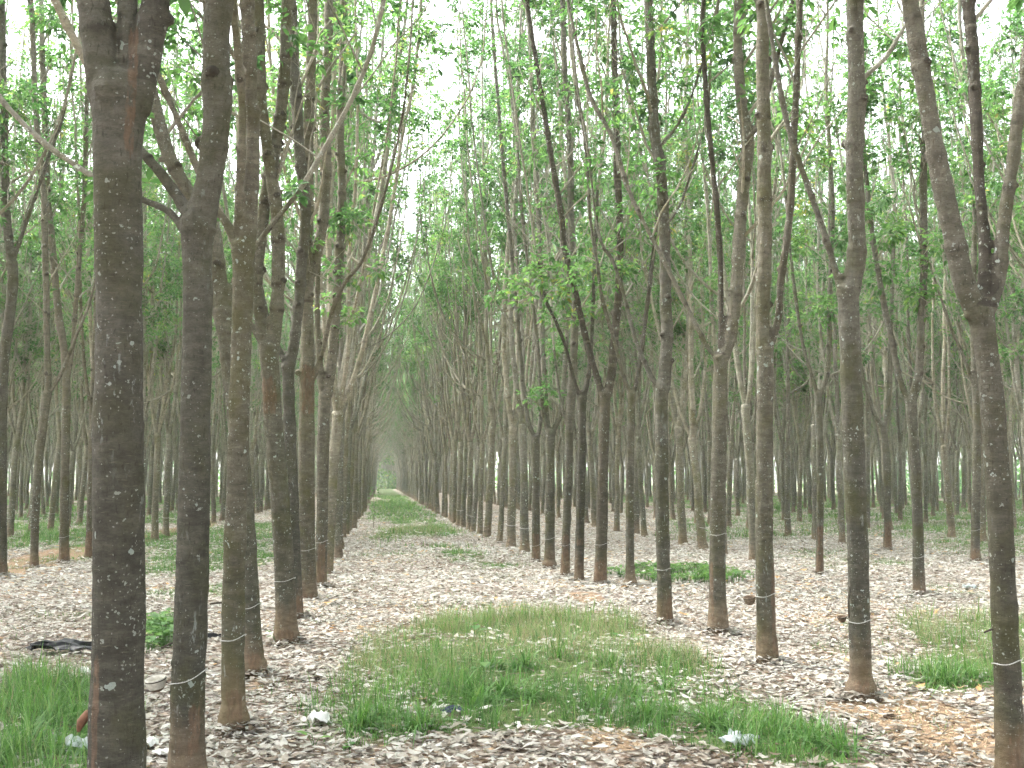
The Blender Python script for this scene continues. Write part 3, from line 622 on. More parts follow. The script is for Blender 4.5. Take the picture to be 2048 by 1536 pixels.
      limbs=[[(96, 785, 13), (95, 700, 12), (93, 600, 13), (90, 500, 13), (88, 400, 12), (76, 280, 12), (68, 130, 11), (62, 0, 10)], [(102, 782, 7), (118, 755, 7), (138, 710, 7), (155, 665, 6), (178, 610, 6), (195, 540, 5)]],
      scar=[(.0, .2, 68, 9)], label='leaning slender rubber tree by the orange path on the left, low Y fork', wire=None),
 dict(k='K3', base=(128, 1126), bole=[(128, 1126, 20), (129, 1000, 18), (131, 880, 17), (133, 790, 16), (128, 700, 15), (118, 640, 16)],
      limbs=[[(118, 640, 15), (110, 560, 14), (102, 470, 14), (94, 380, 13), (90, 250, 12), (84, 100, 11)], [(134, 770, 8), (146, 690, 9), (152, 600, 10), (160, 500, 10), (168, 400, 9), (172, 280, 9), (176, 100, 8)]],
      scar=[(.0, .35, 128, 10)], label='rubber tree on the orange path, just left of the thickest trunk', wire=(1075, 2)),
 dict(k='K4', base=(178, 1116), bole=[(178, 1116, 17), (182, 1000, 15), (184, 900, 14), (186, 800, 14)],
      limbs=[[(186, 800, 13), (190, 700, 12), (196, 560, 12), (200, 420, 11)], [(184, 820, 7), (172, 760, 7), (165, 680, 6), (160, 560, 6)]],
      scar=[(.0, .6, 178, 9)], label='orange-footed rubber tree mostly hidden by the thickest trunk on the left', wire=None),
]
SPRAYS = {   # low leafy branches seen in front of the stems: tip (x, y), metres nearer (-) or farther (+)
 'R8': [(1010, 600, -.8), (1075, 560, -.5), (1130, 600, -.6), (1190, 540, -.4), (1150, 640, -.3)],
 'R6': [(1230, 480, .3), (1200, 570, -.2), (1130, 520, .4)], 'R9': [(1120, 420, .3), (1180, 380, .2)],
 'S1': [(1790, 90, -.6), (1760, 180, -.5), (1800, 250, -.8), (1840, 330, -.3), (1700, 420, -.5), (1780, 470, -.6), (1830, 520, -.7), (1720, 330, .2), (1760, 560, .3), (1900, 590, -.5), (1850, 200, .1), (1690, 230, .5)],
 'S4': [(1900, 180, -.6), (1960, 120, -.3), (1920, 330, -.5), (2010, 400, -.4), (2040, 480, -.6), (2030, 620, -.5), (2045, 250, -.2), (1880, 420, .3), (2040, 700, 0), (1985, 280, .2)],
 'S2': [(1600, 330, .2), (1560, 250, 0), (1640, 180, -.4), (1620, 430, .3), (1690, 480, -.5), (1580, 520, .4), (1660, 620, -.3), (1590, 650, .3)],
 'S3': [(1740, 620, -.3), (1800, 640, -.5), (1720, 720, .2), (1830, 460, .2)],
 'R4': [(1360, 90, .4), (1560, 110, .4)], 'R10': [(1040, 800, -.3), (1150, 700, .3)],
 'K1': [(20, 200, -.6), (10, 330, -.4), (60, 240, .2), (30, 480, .3)], 'K3': [(90, 240, -.4), (150, 210, .2), (60, 330, .3), (120, 430, .4)],
 'L8': [(735, 560, -.2), (710, 640, .2), (690, 470, .3), (755, 460, .2)],
}
def hero(h, idx):
    rng = np.random.default_rng(900+idx)
    b3 = G(*h['base']); gzv = float(gz(b3[0], b3[1])); D = float(np.dot(b3-CP, FWD))
    def w3(x, y, dd=0.0): return PD(x, y, D+dd)-b3
    bole = [(w3(x, y), w/2*D/F) for x, y, w in h['bole']]
    P = np.array([p for p, r in bole]); rr = np.array([r for p, r in bole])
    P = np.vstack([P[0]-[0, 0, .3], P]); rr = np.concatenate([[rr[0]*1.05], rr])
    P, rr = dense(P, rr, .045)
    if 'foot' not in h: rr = rr*(1+.16*np.exp(-np.clip(P[:, 2], 0, 9)/.09))
    if 'foot' in h:
        z = P[:, 2]; rr = rr*(1+(h['foot']-1)*(1-sstep(.09, .15, z))) if h['foot'] > 1.2 else rr*(1+(h['foot']-1)*(1-sstep(.05, .22, z)))
    mb = MB(); tube(mb, P, rr, 26)
    boleP, boler = P, rr
    fork = P[-1]; lims = []; rings = []; tones = []; scars = []
    for k, lb in enumerate(h['limbs']):
        sl = rng.normal()*.13 if k else rng.normal()*.05
        y0 = lb[0][1]
        Q = []; q_r = []
        for x, y, w in lb:
            dd = sl*(y0-y)*D/F; Q.append(w3(x, y, dd)); q_r.append(w/2*(D+dd)/F)
        Q, qr = dense(Q, q_r, .05); start = unit(Q[1]-Q[0])
        Q = np.vstack([Q[0]-start*.05, Q]); qr = np.concatenate([[qr[0]*.9], qr])
        Q, qr, pos = node_bumps(rng, Q, qr, .15, (.26, .55), .16)
        tube(mb, Q, qr, 16); tones.append((Q, h.get('dark', {}).get(k, 0)))
        s = arclen(Q)
        for p in pos:
            c = np.array([np.interp(p, s, Q[:, j]) for j in range(3)]); c2 = np.array([np.interp(p-.03, s, Q[:, j]) for j in range(3)]); rings.append((c, unit(c-c2), np.interp(p, s, qr), rng.uniform(.4, .95)))
        for p in pos:                              # one-sided branch scars at the rings
            if rng.random() < .9:
                c = np.array([np.interp(p, s, Q[:, j]) for j in range(3)]); r = np.interp(p, s, qr)
                az = rng.uniform(0, 6.28); o = np.array([math.cos(az), math.sin(az), .25])
                blob(mb, c+o*r*.92, (r*.46+.004, r*.46+.004, r*.40+.004), rng, n=8, m=5); scars.append((c+o*r*1.1, r*.42+.008))
        lims.append((Q, qr))
    blob(mb, fork-np.array([0, 0, boler[-1]*.3]), (boler[-1]*1.05, boler[-1]*1.05, boler[-1]*1.0), rng, n=14, m=10)
    toward = -unit(np.array([b3[0], b3[1], 0])); sidev = np.array([toward[1], -toward[0], 0])
    for x, y, r in h.get('knobs', []):
        c = w3(x, y); rw = r*D/F; blob(mb, c+toward*rw*.35, (rw*.9, rw*.9, rw*.75), rng, n=12, m=8)
    for _ in range(14):                            # small burrs on the bole
        i = rng.integers(8, len(boleP)-4); az = rng.uniform(0, 6.28); o = np.array([math.cos(az), math.sin(az), 0]); r = rng.uniform(.006, .014)
        blob(mb, boleP[i]+o*boler[i]*.97, (r, r, r*1.3), rng, n=6, m=4)
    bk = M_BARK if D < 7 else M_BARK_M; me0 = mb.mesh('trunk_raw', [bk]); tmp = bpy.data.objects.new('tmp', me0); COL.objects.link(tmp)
    vox = max(.0075, min(.015, .0011*D+.002))
    rm = tmp.modifiers.new('r', 'REMESH'); rm.mode = 'VOXEL'; rm.voxel_size = vox; rm.use_smooth_shade = True
    sm = tmp.modifiers.new('s', 'SMOOTH'); sm.factor = .5; sm.iterations = 3
    dg = bpy.context.evaluated_depsgraph_get()
    me = bpy.data.meshes.new_from_object(tmp.evaluated_get(dg), depsgraph=dg); me.name = 'trunk'
    bpy.data.objects.remove(tmp); bpy.data.meshes.remove(me0)
    if not me.materials: me.materials.append(bk)
    n = len(me.vertices); V = np.empty(n*3, np.float32); me.vertices.foreach_get('co', V); V = V.reshape(-1, 3).astype(float)
    N = np.empty(n*3, np.float32); me.vertices.foreach_get('normal', N); N = N.reshape(-1, 3).astype(float)
    az = np.arctan2(V[:, 1], V[:, 0])
    nz = (vnoise(V[:, 0]*1.3+V[:, 1]*.7, V[:, 2], .035, idx)-.5)*.004+(vnoise(V[:, 0]-V[:, 1], V[:, 2], .16, idx+50)-.5)*.010
    V2 = V+N*nz[:, None]; me.vertices.foreach_set('co', V2.astype(np.float32).ravel())
    # tapped strips and scraped feet: stains with a place of their own on the stem
    sc = np.zeros(n)
    for z0, z1, px, wpx in h['scar']:
        cz = np.interp((z0+z1)/2, boleP[:, 2], np.arange(len(boleP))); i = int(cz); ctr = boleP[i]
        py = 768-F*np.dot((ctr+b3-CP), CM[:, 1])/D
        off = (px-(1024+F*np.dot((ctr+b3-CP), CM[:, 0])/D))*D/F; hw = wpx*D/F
        cxv = np.interp(V[:, 2], boleP[:, 2], boleP[:, 0]); cyv = np.interp(V[:, 2], boleP[:, 2], boleP[:, 1])
        lat = (V[:, 0]-cxv)*sidev[0]+(V[:, 1]-cyv)*sidev[1]
        if np.dot(CM[:, 0], sidev) < 0: lat = -lat
        front = (V[:, 0]-cxv)*toward[0]+(V[:, 1]-cyv)*toward[1]
        f = (1-sstep(hw*.55, hw*1.25, np.abs(lat-off)))*sstep(-.03, .0, front)*sstep(z0-.08, z0+.04, V[:, 2])*(1-sstep(z1-.06, z1+.06, V[:, 2]))
        sc = np.maximum(sc, f)
    dkv = np.zeros(n)+h.get('dark', {}).get('bole', 0)*(V[:, 2] <= fork[2]+.05)
    for c, ax, r, amt in rings:
        m_ = np.linalg.norm(V-c, axis=1) < r*2.2+.05; u = (V[m_]-c)@ax
        dkv[m_] = np.maximum(dkv[m_], amt*np.exp(-((u+.012)/.020)**2)*np.clip(2.4*vnoise(V[m_, 0]+c[2], V[m_, 1]+c[2]*2, .045, idx)-.7, 0, 1))
    for c, r in scars:
        dkv = np.maximum(dkv, .85*(np.linalg.norm((V-c)*np.array([1, 1, 1.3]), axis=1) < r))
    for Q, tn in tones:
        if tn:
            for q in Q[::3]: dkv[(np.linalg.norm(V-q, axis=1) < .085) & (V[:, 2] > fork[2]+.01)] = tn
    a = me.attributes.get('tint') or me.attributes.new('tint', 'FLOAT', 'POINT'); a.data.foreach_set('value', dkv.astype(np.float32))
    a = me.attributes.new('scar', 'FLOAT', 'POINT'); a.data.foreach_set('value', sc.astype(np.float32))
    root = bpy.data.objects.new('rubber_tree', None); COL.objects.link(root)
    root.location = (b3[0], b3[1], 0); root.empty_display_size = .2
    tag(root, h['label'], 'tree', 'rubber trees planted in rows')
    link('trunk', me, root)
    # the rest of the tree above what the frame shows
    LV = Leaves()
    for k, (Q, qr) in enumerate(lims):
        B = MB()
        d = unit(Q[-1]-Q[-6]); ze = min(16.5, max(Q[-1][2]+1.2, 16.5 if k == 0 else 9+qr[-1]*120))
        E, er = grow(rng, Q[-1], d, qr[-1], ze, wob=.06, rend=.010); E, er = dense(E, er, .3); E, er, _ = node_bumps(rng, E, er, .2)
        tube(B, E, er, 9, cap=False)
        bias = np.array([-.5 if b3[0] < 0 else .5, 0, 0]) if abs(b3[0]) < 5 else None
        clothe(rng, B, LV, Q, qr, 4.3, .55, .25, .5, bias, .8); clothe(rng, B, LV, E, er, 4.3, .36, .34, .42, bias)
        link('branch', B.mesh('branch', [M_BARK_LIT]), root)
    B = MB()
    allP = np.vstack([q for q, _ in lims])
    for x, y, dd in SPRAYS.get(h['k'], []):
        tip = w3(x, y, dd); cand = allP[allP[:, 2] < tip[2]-.12]
        if not len(cand): cand = allP[:5]
        p0 = cand[np.argmin(np.linalg.norm(cand-tip, axis=1))]; mid = (p0+tip)/2+np.array([0, 0, .10])
        B = MB(); C, cr = dense(np.array([p0, mid, tip]), np.array([.011, .008, .004]), .12); tube(B, C, cr, 5, cap=False)
        for i in range(len(C)//3, len(C)):
            if rng.random() < .75: LV.whorl(rng, C[i], unit(C[i]-C[i-1]), int(rng.integers(3, 7)), rng.uniform(.35, .8), 1.0)
        for _ in range(3):
            i = rng.integers(len(C)//3, len(C)); az = rng.uniform(0, 6.28)
            twigs(rng, B, LV, C[i], np.array([math.cos(az), math.sin(az), .3]), rng.uniform(.25, .6), .005, .95, rng.uniform(.35, .8), 1)
        link('leafy_twig', B.mesh('leafy_twig', [M_BARK_LIT]), root)
    Lm = MB(); LV.build(Lm, rng); link('foliage', Lm.mesh('foliage', [M_LEAF]), root)
    if h.get('wire'):
        y, slope = h['wire']; c = None
        pys = [768-F*np.dot((p+b3-CP), CM[:, 1])/np.dot((p+b3-CP), FWD) for p in boleP]
        i = int(np.argmin(np.abs(np.array(pys)-y))); ctr = boleP[i]; r = boler[i]*1.035+.003
        th = np.linspace(0, 2*math.pi, 33)[:-1]; W = MB(); sgn = 1 if np.dot(CM[:, 0], sidev) > 0 else -1
        tl = slope*D/F
        ring = np.array([ctr+(sidev*sgn*math.cos(t)+toward*math.sin(t))*r+np.array([0, 0, tl*math.cos(t)+.006*math.sin(3*t)]) for t in th])
        ring = np.vstack([ring, ring[:1]]); tube(W, ring, np.full(len(ring), .003), 6)
        e = ring[0]; tube(W, [e, e+np.array([.02*sgn, 0, -.02]), e+np.array([.03*sgn, -.01, -.07])], [.003, .003, .002], 5)
        link('wire_band', W.mesh('wire_band', [M_WIRE]), root)
    h['root'] = root; h['b3'] = b3; h['D'] = D
    return root
HB = {}
for i, h in enumerate(HERO):
    hero(h, i); HB[h['k']] = h

# ------------------------------------------------------------------ the rest of the plantation, on its planting grid
rngp = np.random.default_rng(5)
hero_xy = np.array([h['b3'][:2] for h in HERO])
rows = []
right = [3.3+.0*i for i in range(1)] + [7.72+4.42*i for i in range(13)]
left = [-1.02] + [-6.42-4.6*i for i in range(14)]
pts = []      # x, y, rowside, rowindex
def yext(x): return 280 if abs(x) < 9 else 150 if x > 0 else 165
for side, lst in ((1, right), (-1, left)):
    for ri, x0 in enumerate(lst):
        y = -9.0+rngp.uniform(0, 1.95)
        if side == -1 and ri == 0: y = -8.9
        while y < yext(x0):
            x = x0+rngp.normal()*.07; yy = y+rngp.normal()*.12
            y += 1.95*(1 if rngp.random() > .05 else 2)
            dx = max(0, XL*max(yy, 0)-x, x-XR*max(yy, 0))
            if dx > 14 or (yy < 0 and abs(x) > 13): continue
            if ri == 0 and side == 1: x = 3.3-.45*sstep(20, 45, yy)+rngp.normal()*.06
            if len(hero_xy) and np.min(np.hypot(hero_xy[:, 0]-x, hero_xy[:, 1]-yy)) < 1.35: continue
            if ri == 0 and side == -1 and 1.2 < yy < 18.9: continue
            if ri == 0 and side == 1 and 1.0 < yy < 23.6: continue
            if ri == 1 and side == -1 and yy < 24.5 and x > XL*yy-.2: continue
            if ri == 1 and side == 1 and 10 < yy < 18.4: continue
            if yy > -1 and math.hypot(x, yy) < 1.6: continue
            pts.append((x, yy, side, ri))
for _ in range(46):                                 # the block of trees that closes the avenue
    pts.append((rngp.uniform(-1, 3.3), rngp.uniform(208, 278), 1, 0))
def in_view(x, y): return y > 2.5 and XL*y-.05 < x < XR*y+.05
vis = sorted([p for p in pts if in_view(p[0], p[1])], key=lambda p: p[0]**2+p[1]**2)
NIND = 300-len(HERO)-4
single = vis[:NIND]; mass = vis[NIND:]+[p for p in pts if not in_view(p[0], p[1])]
ORD = ['first', 'second', 'third', 'fourth', 'fifth', 'sixth', 'seventh', 'eighth', 'ninth', 'tenth', 'eleventh', 'twelfth', 'thirteenth', 'fourteenth', 'fifteenth', 'sixteenth']
def row_name(side, ri):
    if ri == 0: return 'row along the %s avenue edge' % ('right' if side > 0 else 'left')
    return '%s row %s of the avenue' % (ORD[ri], 'right' if side > 0 else 'left')
wire_me = None
Wm = MB(); th = np.linspace(0, 2*math.pi, 19)
ringp = np.stack([np.cos(th), np.sin(th), .58+.10*np.cos(th)], 1)
wire_by_var = []
for k in range(NVAR):
    W = MB(); r = VAR[k][3]*1.05
    tube(W, np.stack([np.cos(th)*r, np.sin(th)*r, .58+.02*np.cos(th)], 1), np.full(len(th), .006), 5); wire_by_var.append(W.mesh('wire_band', [M_WIRE]))
counts = {}
for h in HERO:
    x = h['b3'][0]; key = (1, 0) if 2 < x < 5 else (-1, 0) if -3 < x < 0 else (1, 1) if 5 < x < 10 else (1, 2) if x > 10 else (-1, 1)
    counts[key] = counts.get(key, 0)+1
place_rng = np.random.default_rng(77)
def placing(x, y, side, ri):
    k = int(place_rng.integers(NVAR)); s = place_rng.uniform(.92, 1.1)
    rot = place_rng.uniform(0, 2*math.pi)
    if ri == 0 and y > 15: k = int(place_rng.choice([1, 2, 4, 5, 7, 8, 2, 5, 8]))
    if ri == 0: rot = (math.pi if side < 0 else 0)+place_rng.normal()*1.7
    tilt = place_rng.normal(size=2)*.022
    w = s*place_rng.uniform(.84, 1.16)
    return k, s, w, rot, tilt
for x, y, side, ri in sorted(single, key=lambda p: p[1]):
    k, s, w, rot, tilt = placing(x, y, side, ri)
    root = bpy.data.objects.new('rubber_tree', None); COL.objects.link(root); root.empty_display_size = .2
    root.location = (x, y, float(gz(x, y))-.03); root.rotation_euler = (tilt[0], tilt[1], rot); root.scale = (w, w, s)
    n = counts.get((side, ri), 0); counts[(side, ri)] = n+1
    if y < 33 and n < 16: lab = 'slender grey rubber tree, %s from the front in the %s' % (ORD[n], row_name(side, ri))
    elif y < 48: lab = 'grey rubber tree in the middle distance of the %s' % row_name(side, ri)
    else: lab = 'thin far rubber tree towards the back of the %s' % row_name(side, ri)
    tag(root, lab, 'tree', 'rubber trees planted in rows')
    tm, bme, lm, r = VAR[k]
    link('trunk', tm, root); link('crown', lm, root)
    if y < 42 and place_rng.random() < .8: link('wire_band', wire_by_var[k], root)
# farther trees and those outside the frame: one object, instanced on points
mv = []; mk = []; ms = []; mr = []
for x, y, side, ri in mass:
    k, s, w, rot, tilt = placing(x, y, side, ri)
    mv.append((x, y, float(gz(x, y))*(1-sstep(150, 300, math.hypot(x, y)))-.03)); mk.append(k); ms.append((w, w, s)); mr.append((tilt[0], tilt[1], rot))
pm = bpy.data.meshes.new('far_rubber_trees'); pm.vertices.add(len(mv)); pm.vertices.foreach_set('co', np.array(mv, np.float32).ravel())
a = pm.attributes.new('kind_index', 'INT', 'POINT'); a.data.foreach_set('value', np.array(mk, np.int32))
a = pm.attributes.new('sc', 'FLOAT_VECTOR', 'POINT'); a.data.foreach_set('vector', np.array(ms, np.float32).ravel())
a = pm.attributes.new('ro', 'FLOAT_VECTOR', 'POINT'); a.data.foreach_set('vector', np.array(mr, np.float32).ravel())
far = link('far_rubber_trees', pm)
tag(far, 'mass of thin far rubber trees filling the background behind the front rows', 'trees', kind='stuff')
ng = bpy.data.node_groups.new('plant_rows', 'GeometryNodeTree')
ng.interface.new_socket('Geometry', in_out='INPUT', socket_type='NodeSocketGeometry'); ng.interface.new_socket('Geometry', in_out='OUTPUT', socket_type='NodeSocketGeometry')
gi = ng.nodes.new('NodeGroupInput'); gout = ng.nodes.new('NodeGroupOutput')
ci = ng.nodes.new('GeometryNodeCollectionInfo'); ci.inputs['Collection'].default_value = proto_col; ci.inputs['Separate Children'].default_value = True; ci.inputs['Reset Children'].default_value = True
ip = ng.nodes.new('GeometryNodeInstanceOnPoints'); ip.inputs['Pick Instance'].default_value = True
def named(nm, typ):
    n = ng.nodes.new('GeometryNodeInputNamedAttribute'); n.data_type = typ; n.inputs['Name'].default_value = nm; return n.outputs['Attribute']
m2p = ng.nodes.new('GeometryNodeMeshToPoints')
ng.links.new(gi.outputs[0], m2p.inputs['Mesh']); ng.links.new(m2p.outputs[0], ip.inputs['Points'])
ng.links.new(ci.outputs[0], ip.inputs['Instance']); ng.links.new(named('kind_index', 'INT'), ip.inputs['Instance Index'])
ng.links.new(named('sc', 'FLOAT_VECTOR'), ip.inputs['Scale'])
e2r = ng.nodes.new('FunctionNodeEulerToRotation'); ng.links.new(named('ro', 'FLOAT_VECTOR'), e2r.inputs[0]); ng.links.new(e2r.outputs[0], ip.inputs['Rotation'])
ng.links.new(ip.outputs[0], gout.inputs[0])
md = far.modifiers.new('rows', 'NODES'); md.node_group = ng
print('trees', len(HERO), len(single), len(mass), 'single reach', max(p[1] for p in single))
HAZE = .0007
# ------------------------------------------------------------------ leaf litter (stuff)
def sample_floor(rng, dens, ymin, ymax):
    """points on the visible floor, dens(y) per square metre"""
    out = []; y = ymin
    while y < ymax:
        dy = .25+.02*y; xa, xb = XL*(y+dy)-.5-.03*y, XR*(y+dy)+.5+.03*y
        n = rng.poisson(dens(y)*dy*(xb-xa)); out.append(np.stack([rng.uniform(xa, xb, n), rng.uniform(y, y+dy, n)], 1)); y += dy
    return np.concatenate(out)
def scatter_leaves(rng, xy, full, lift):
    x, y = xy[:, 0], xy[:, 1]; n = len(x)
    L = (.035+.085*rng.random(n)**1.6)*(1 if full else 1.3); W = L*rng.uniform(.36, .50, n); yaw = rng.uniform(0, 6.28, n)
    tx = rng.normal(size=n)*.13; ty = rng.normal(size=n)*.13; curl = rng.uniform(-.10, .26, n)*L; fold = rng.uniform(-.12, .25, n)*W
    if full:   # outline of an elliptical leaf in 8 points: base, L1, L2, tip, R2, R1, M1, M2
        u = np.array([-.5, -.22, .16, .5, .16, -.22, -.22, .16]); v = np.array([0, .42, .5, 0, -.5, -.42, 0, 0]); mid = np.array([0, 1, 1, 0, 1, 1, 0, 0.])
        q = np.array([[6, 7, 2, 1], [5, 4, 7, 6]]); t = np.array([[0, 6, 1], [0, 5, 6], [1*0+7, 3, 2], [4, 3, 7]])
    else:
        u = np.array([-.5, 0, .5, 0]); v = np.array([0, .5, 0, -.5]); mid = np.array([0, 1, 0, 1.]); q = np.array([[0, 3, 2, 1]]); t = np.zeros((0, 3), int)
    lx = u[None]*L[:, None]; ly = v[None]*W[:, None]
    lz = curl[:, None]*(4*u[None]**2)+fold[:, None]*mid[None]+lx*tx[:, None]+ly*ty[:, None]
    lz += (rng.random((n, len(u)))-.5)*.012*mid[None]
    lz -= lz.min(1)[:, None]
    c, s = np.cos(yaw)[:, None], np.sin(yaw)[:, None]
    V = np.stack([x[:, None]+c*lx-s*ly, y[:, None]+s*lx+c*ly, gz(x, y)[:, None]+lz+rng.uniform(-.004, lift, n)[:, None]], -1)
    k = len(u); base = np.arange(n)[:, None, None]*k
    tint = np.clip(.28+.62*rng.random(n)**.8-.35*(rng.random(n) < .14), 0, .92); tint[rng.random(n) < .02] = .97
    tint = np.clip(tint+(fbm(x, y, 1.6, 61)-.5)*.35-.20*(1-sstep(6.3, 8.5, y)), 0.02, 1)
    return V.reshape(-1, 3), (base+q[None]).reshape(-1, 4), (base+t[None]).reshape(-1, 3) if len(t) else None, np.repeat(tint, k)
rngl = np.random.default_rng(11)
lit = MB()
for full, ymin, ymax, dens in ((True, 4.2, 15, lambda y: 520 if y < 10 else 380), (False, 15, 62, lambda y: 260 if y < 24 else max(35, 260*(24/y)**1.5))):
    xy = sample_floor(rngl, dens, ymin, ymax)
    gdn, _, _ = grass_cover(xy[:, 0], xy[:, 1]); dr = dirt_cover(xy[:, 0], xy[:, 1])
    keep = rngl.random(len(xy)) < np.clip(1-.93*gdn, 0, 1)*(1-np.where(xy[:, 1] > 14, .93, .6)*dr)*(.72+.5*sstep(.3, .55, fbm(xy[:, 0], xy[:, 1], .8, 41)))
    lit.add(*scatter_leaves(rngl, xy[keep], full, .03 if full else .04)[:3], 0, None) if False else None
    V, q, t, tn = scatter_leaves(rngl, xy[keep], full, .035)
    lit.add(V, q, t, 0, tn)
# leaves heaped against the feet of the near trunks, and fallen twigs
for hh_ in HERO[:26]:
    k = 130; a_ = rngl.uniform(0, 6.28, k); d_ = .10+np.abs(rngl.normal(size=k))*.10; xy = np.stack([hh_['b3'][0]+np.cos(a_)*d_, hh_['b3'][1]+np.sin(a_)*d_], 1)
    V, q, t, tn = scatter_leaves(rngl, xy, True, .03); V[:, 2] += np.repeat(np.clip(.05-.22*(d_-.1), 0, .05), 8); lit.add(V, q, t, 0, tn*.8)
xy = sample_floor(rngl, lambda y: 5 if y < 16 else 1.5, 4.5, 30)
for x_, y_ in xy:
    a_ = rngl.uniform(0, 6.28); l_ = rngl.uniform(.06, .35); d_ = np.array([math.cos(a_), math.sin(a_), 0]); p_ = np.array([x_, y_, float(gz(x_, y_))+.022])
    tube(lit, [p_, p_+d_*l_*.5+np.array([rngl.normal()*.012, rngl.normal()*.012, .012]), p_+d_*l_], [.0045, .004, .002], 4, attr=rngl.uniform(.02, .22))
lo = link('leaf_litter', lit.mesh('leaf_litter', [M_LITTER], smooth=False))
tag(lo, 'pale dry fallen leaves covering the plantation floor', 'leaf litter', kind='stuff')

# wood chips and crumbs where the soil lies bare
xy = sample_floor(rngl, lambda y: 900 if y < 8 else 250, 5, 13); dr = dirt_cover(xy[:, 0], xy[:, 1]); xy = xy[(rngl.random(len(xy)) < dr*.8+.015)]
n = len(xy); L = rngl.uniform(.012, .05, n); W = rngl.uniform(.006, .014, n); yw = rngl.uniform(0, 6.28, n); H = rngl.uniform(.002, .008, n)
c, s = np.cos(yw), np.sin(yw); g0 = gz(xy[:, 0], xy[:, 1])+.002
cor = [(-1, -1, 0), (1, -.7, 0), (1, .7, 0), (-1, 1, 0), (-.7, -.6, 1), (.8, -.4, 1), (.7, .5, 1), (-.8, .6, 1)]
V = np.stack([np.stack([xy[:, 0]+c*a*L/2-s*b_*W/2, xy[:, 1]+s*a*L/2+c*b_*W/2, g0+H*z+rngl.normal(size=n)*.002*z], 1) for a, b_, z in cor], 1).reshape(-1, 3)
fq = np.array([[0, 1, 5, 4], [1, 2, 6, 5], [2, 3, 7, 6], [3, 0, 4, 7], [4, 5, 6, 7]])
ch = MB(); ch.add(V, (np.arange(n)[:, None, None]*8+fq[None]).reshape(-1, 4)); cho = link('wood_chips', ch.mesh('wood_chips', [M_CHIP], False))
tag(cho, 'tan wood chips and crumbs on the bare soil patches', 'wood chips', kind='stuff')

# ------------------------------------------------------------------ grass (stuff)
def blades(rng, x, y, h, w, tint, droop, segs=3):
    n = len(x); yaw = rng.uniform(0, 6.28, n); lean = np.abs(rng.normal(size=n))*.35*droop+.08
    ts = np.linspace(0, 1, segs+1); dx, dy = np.cos(yaw), np.sin(yaw); sx, sy = -dy, dx
    V = []
    g0 = gz(x, y)-.01
    for i, t in enumerate(ts):
        off = lean*h*(t*.6+t*t*1.1); zz = h*(t-.45*lean*t*t*droop); ww = w*(1-t)**.7*.5 if i < segs else w*0
        cx, cy, cz = x+dx*off, y+dy*off, g0+zz
        if i < segs: V += [np.stack([cx-sx*ww, cy-sy*ww, cz], 1), np.stack([cx+sx*ww, cy+sy*ww, cz], 1)]
        else: V.append(np.stack([cx, cy, cz], 1))
    V = np.stack(V, 1); k = V.shape[1]; base = np.arange(n)[:, None, None]*k
    q = np.array([[2*i, 2*i+1, 2*i+3, 2*i+2] for i in range(segs-1)]); t3 = np.array([[2*segs-2, 2*segs-1, 2*segs]])
    return V.reshape(-1, 3), (base+q[None]).reshape(-1, 4), (base+t3[None]).reshape(-1, 3), np.repeat(tint, k)
rngg = np.random.default_rng(21); gb = MB()
for ymin, ymax, dens, wf in ((4.2, 13, 2000, 1.3), (13, 24, 1000, 1.8), (24, 45, 480, 3.0), (45, 110, 80, 6)):
    xy = sample_floor(rngg, lambda y: dens, ymin, ymax); x, y = xy[:, 0], xy[:, 1]
    d, h, st = grass_cover(x, y)
    clump = sstep(.38, .66, vnoise(x, y, .13 if ymax < 14 else .5, 71)*.5+vnoise(x, y, .55, 72)*.5)
    keep = rngg.random(len(x)) < d*(.28+.70*clump)
    x, y, h, st, clump = x[keep], y[keep], h[keep], st[keep], clump[keep]
    # lusher along the near edge of the central patch, dry seed heads along its back
    back = st*3.2*sstep(8.4, 10.5, y)
    hh = h*(.45+.95*rngg.random(len(x)))*(.6+.8*clump)
    tint = np.clip(.22+.46*rngg.random(len(x))+.15*(vnoise(x, y, .8, 74)-.5), 0, .66)
    dry = rngg.random(len(x)) < np.clip(.13+.5*back, 0, .65); tint[dry] = rngg.uniform(.72, 1.0, dry.sum())
    hh[dry] *= 1.25; w = rngg.uniform(.003, .0065, len(x))*wf; w[dry] *= .5
    lush = (rngg.random(len(x)) < .05+.35*sstep(.5, .7, vnoise(x, y, .45, 77))) & ~dry & (h > .1); w[lush] *= 1.7; hh[lush] *= 1.3; tint[lush] = np.clip(tint[lush]+.22, 0, .7)
    V, q, t, tn = blades(rngg, x, y, hh, w, tint, 1.0); gb.add(V, q, t, 0, tn)
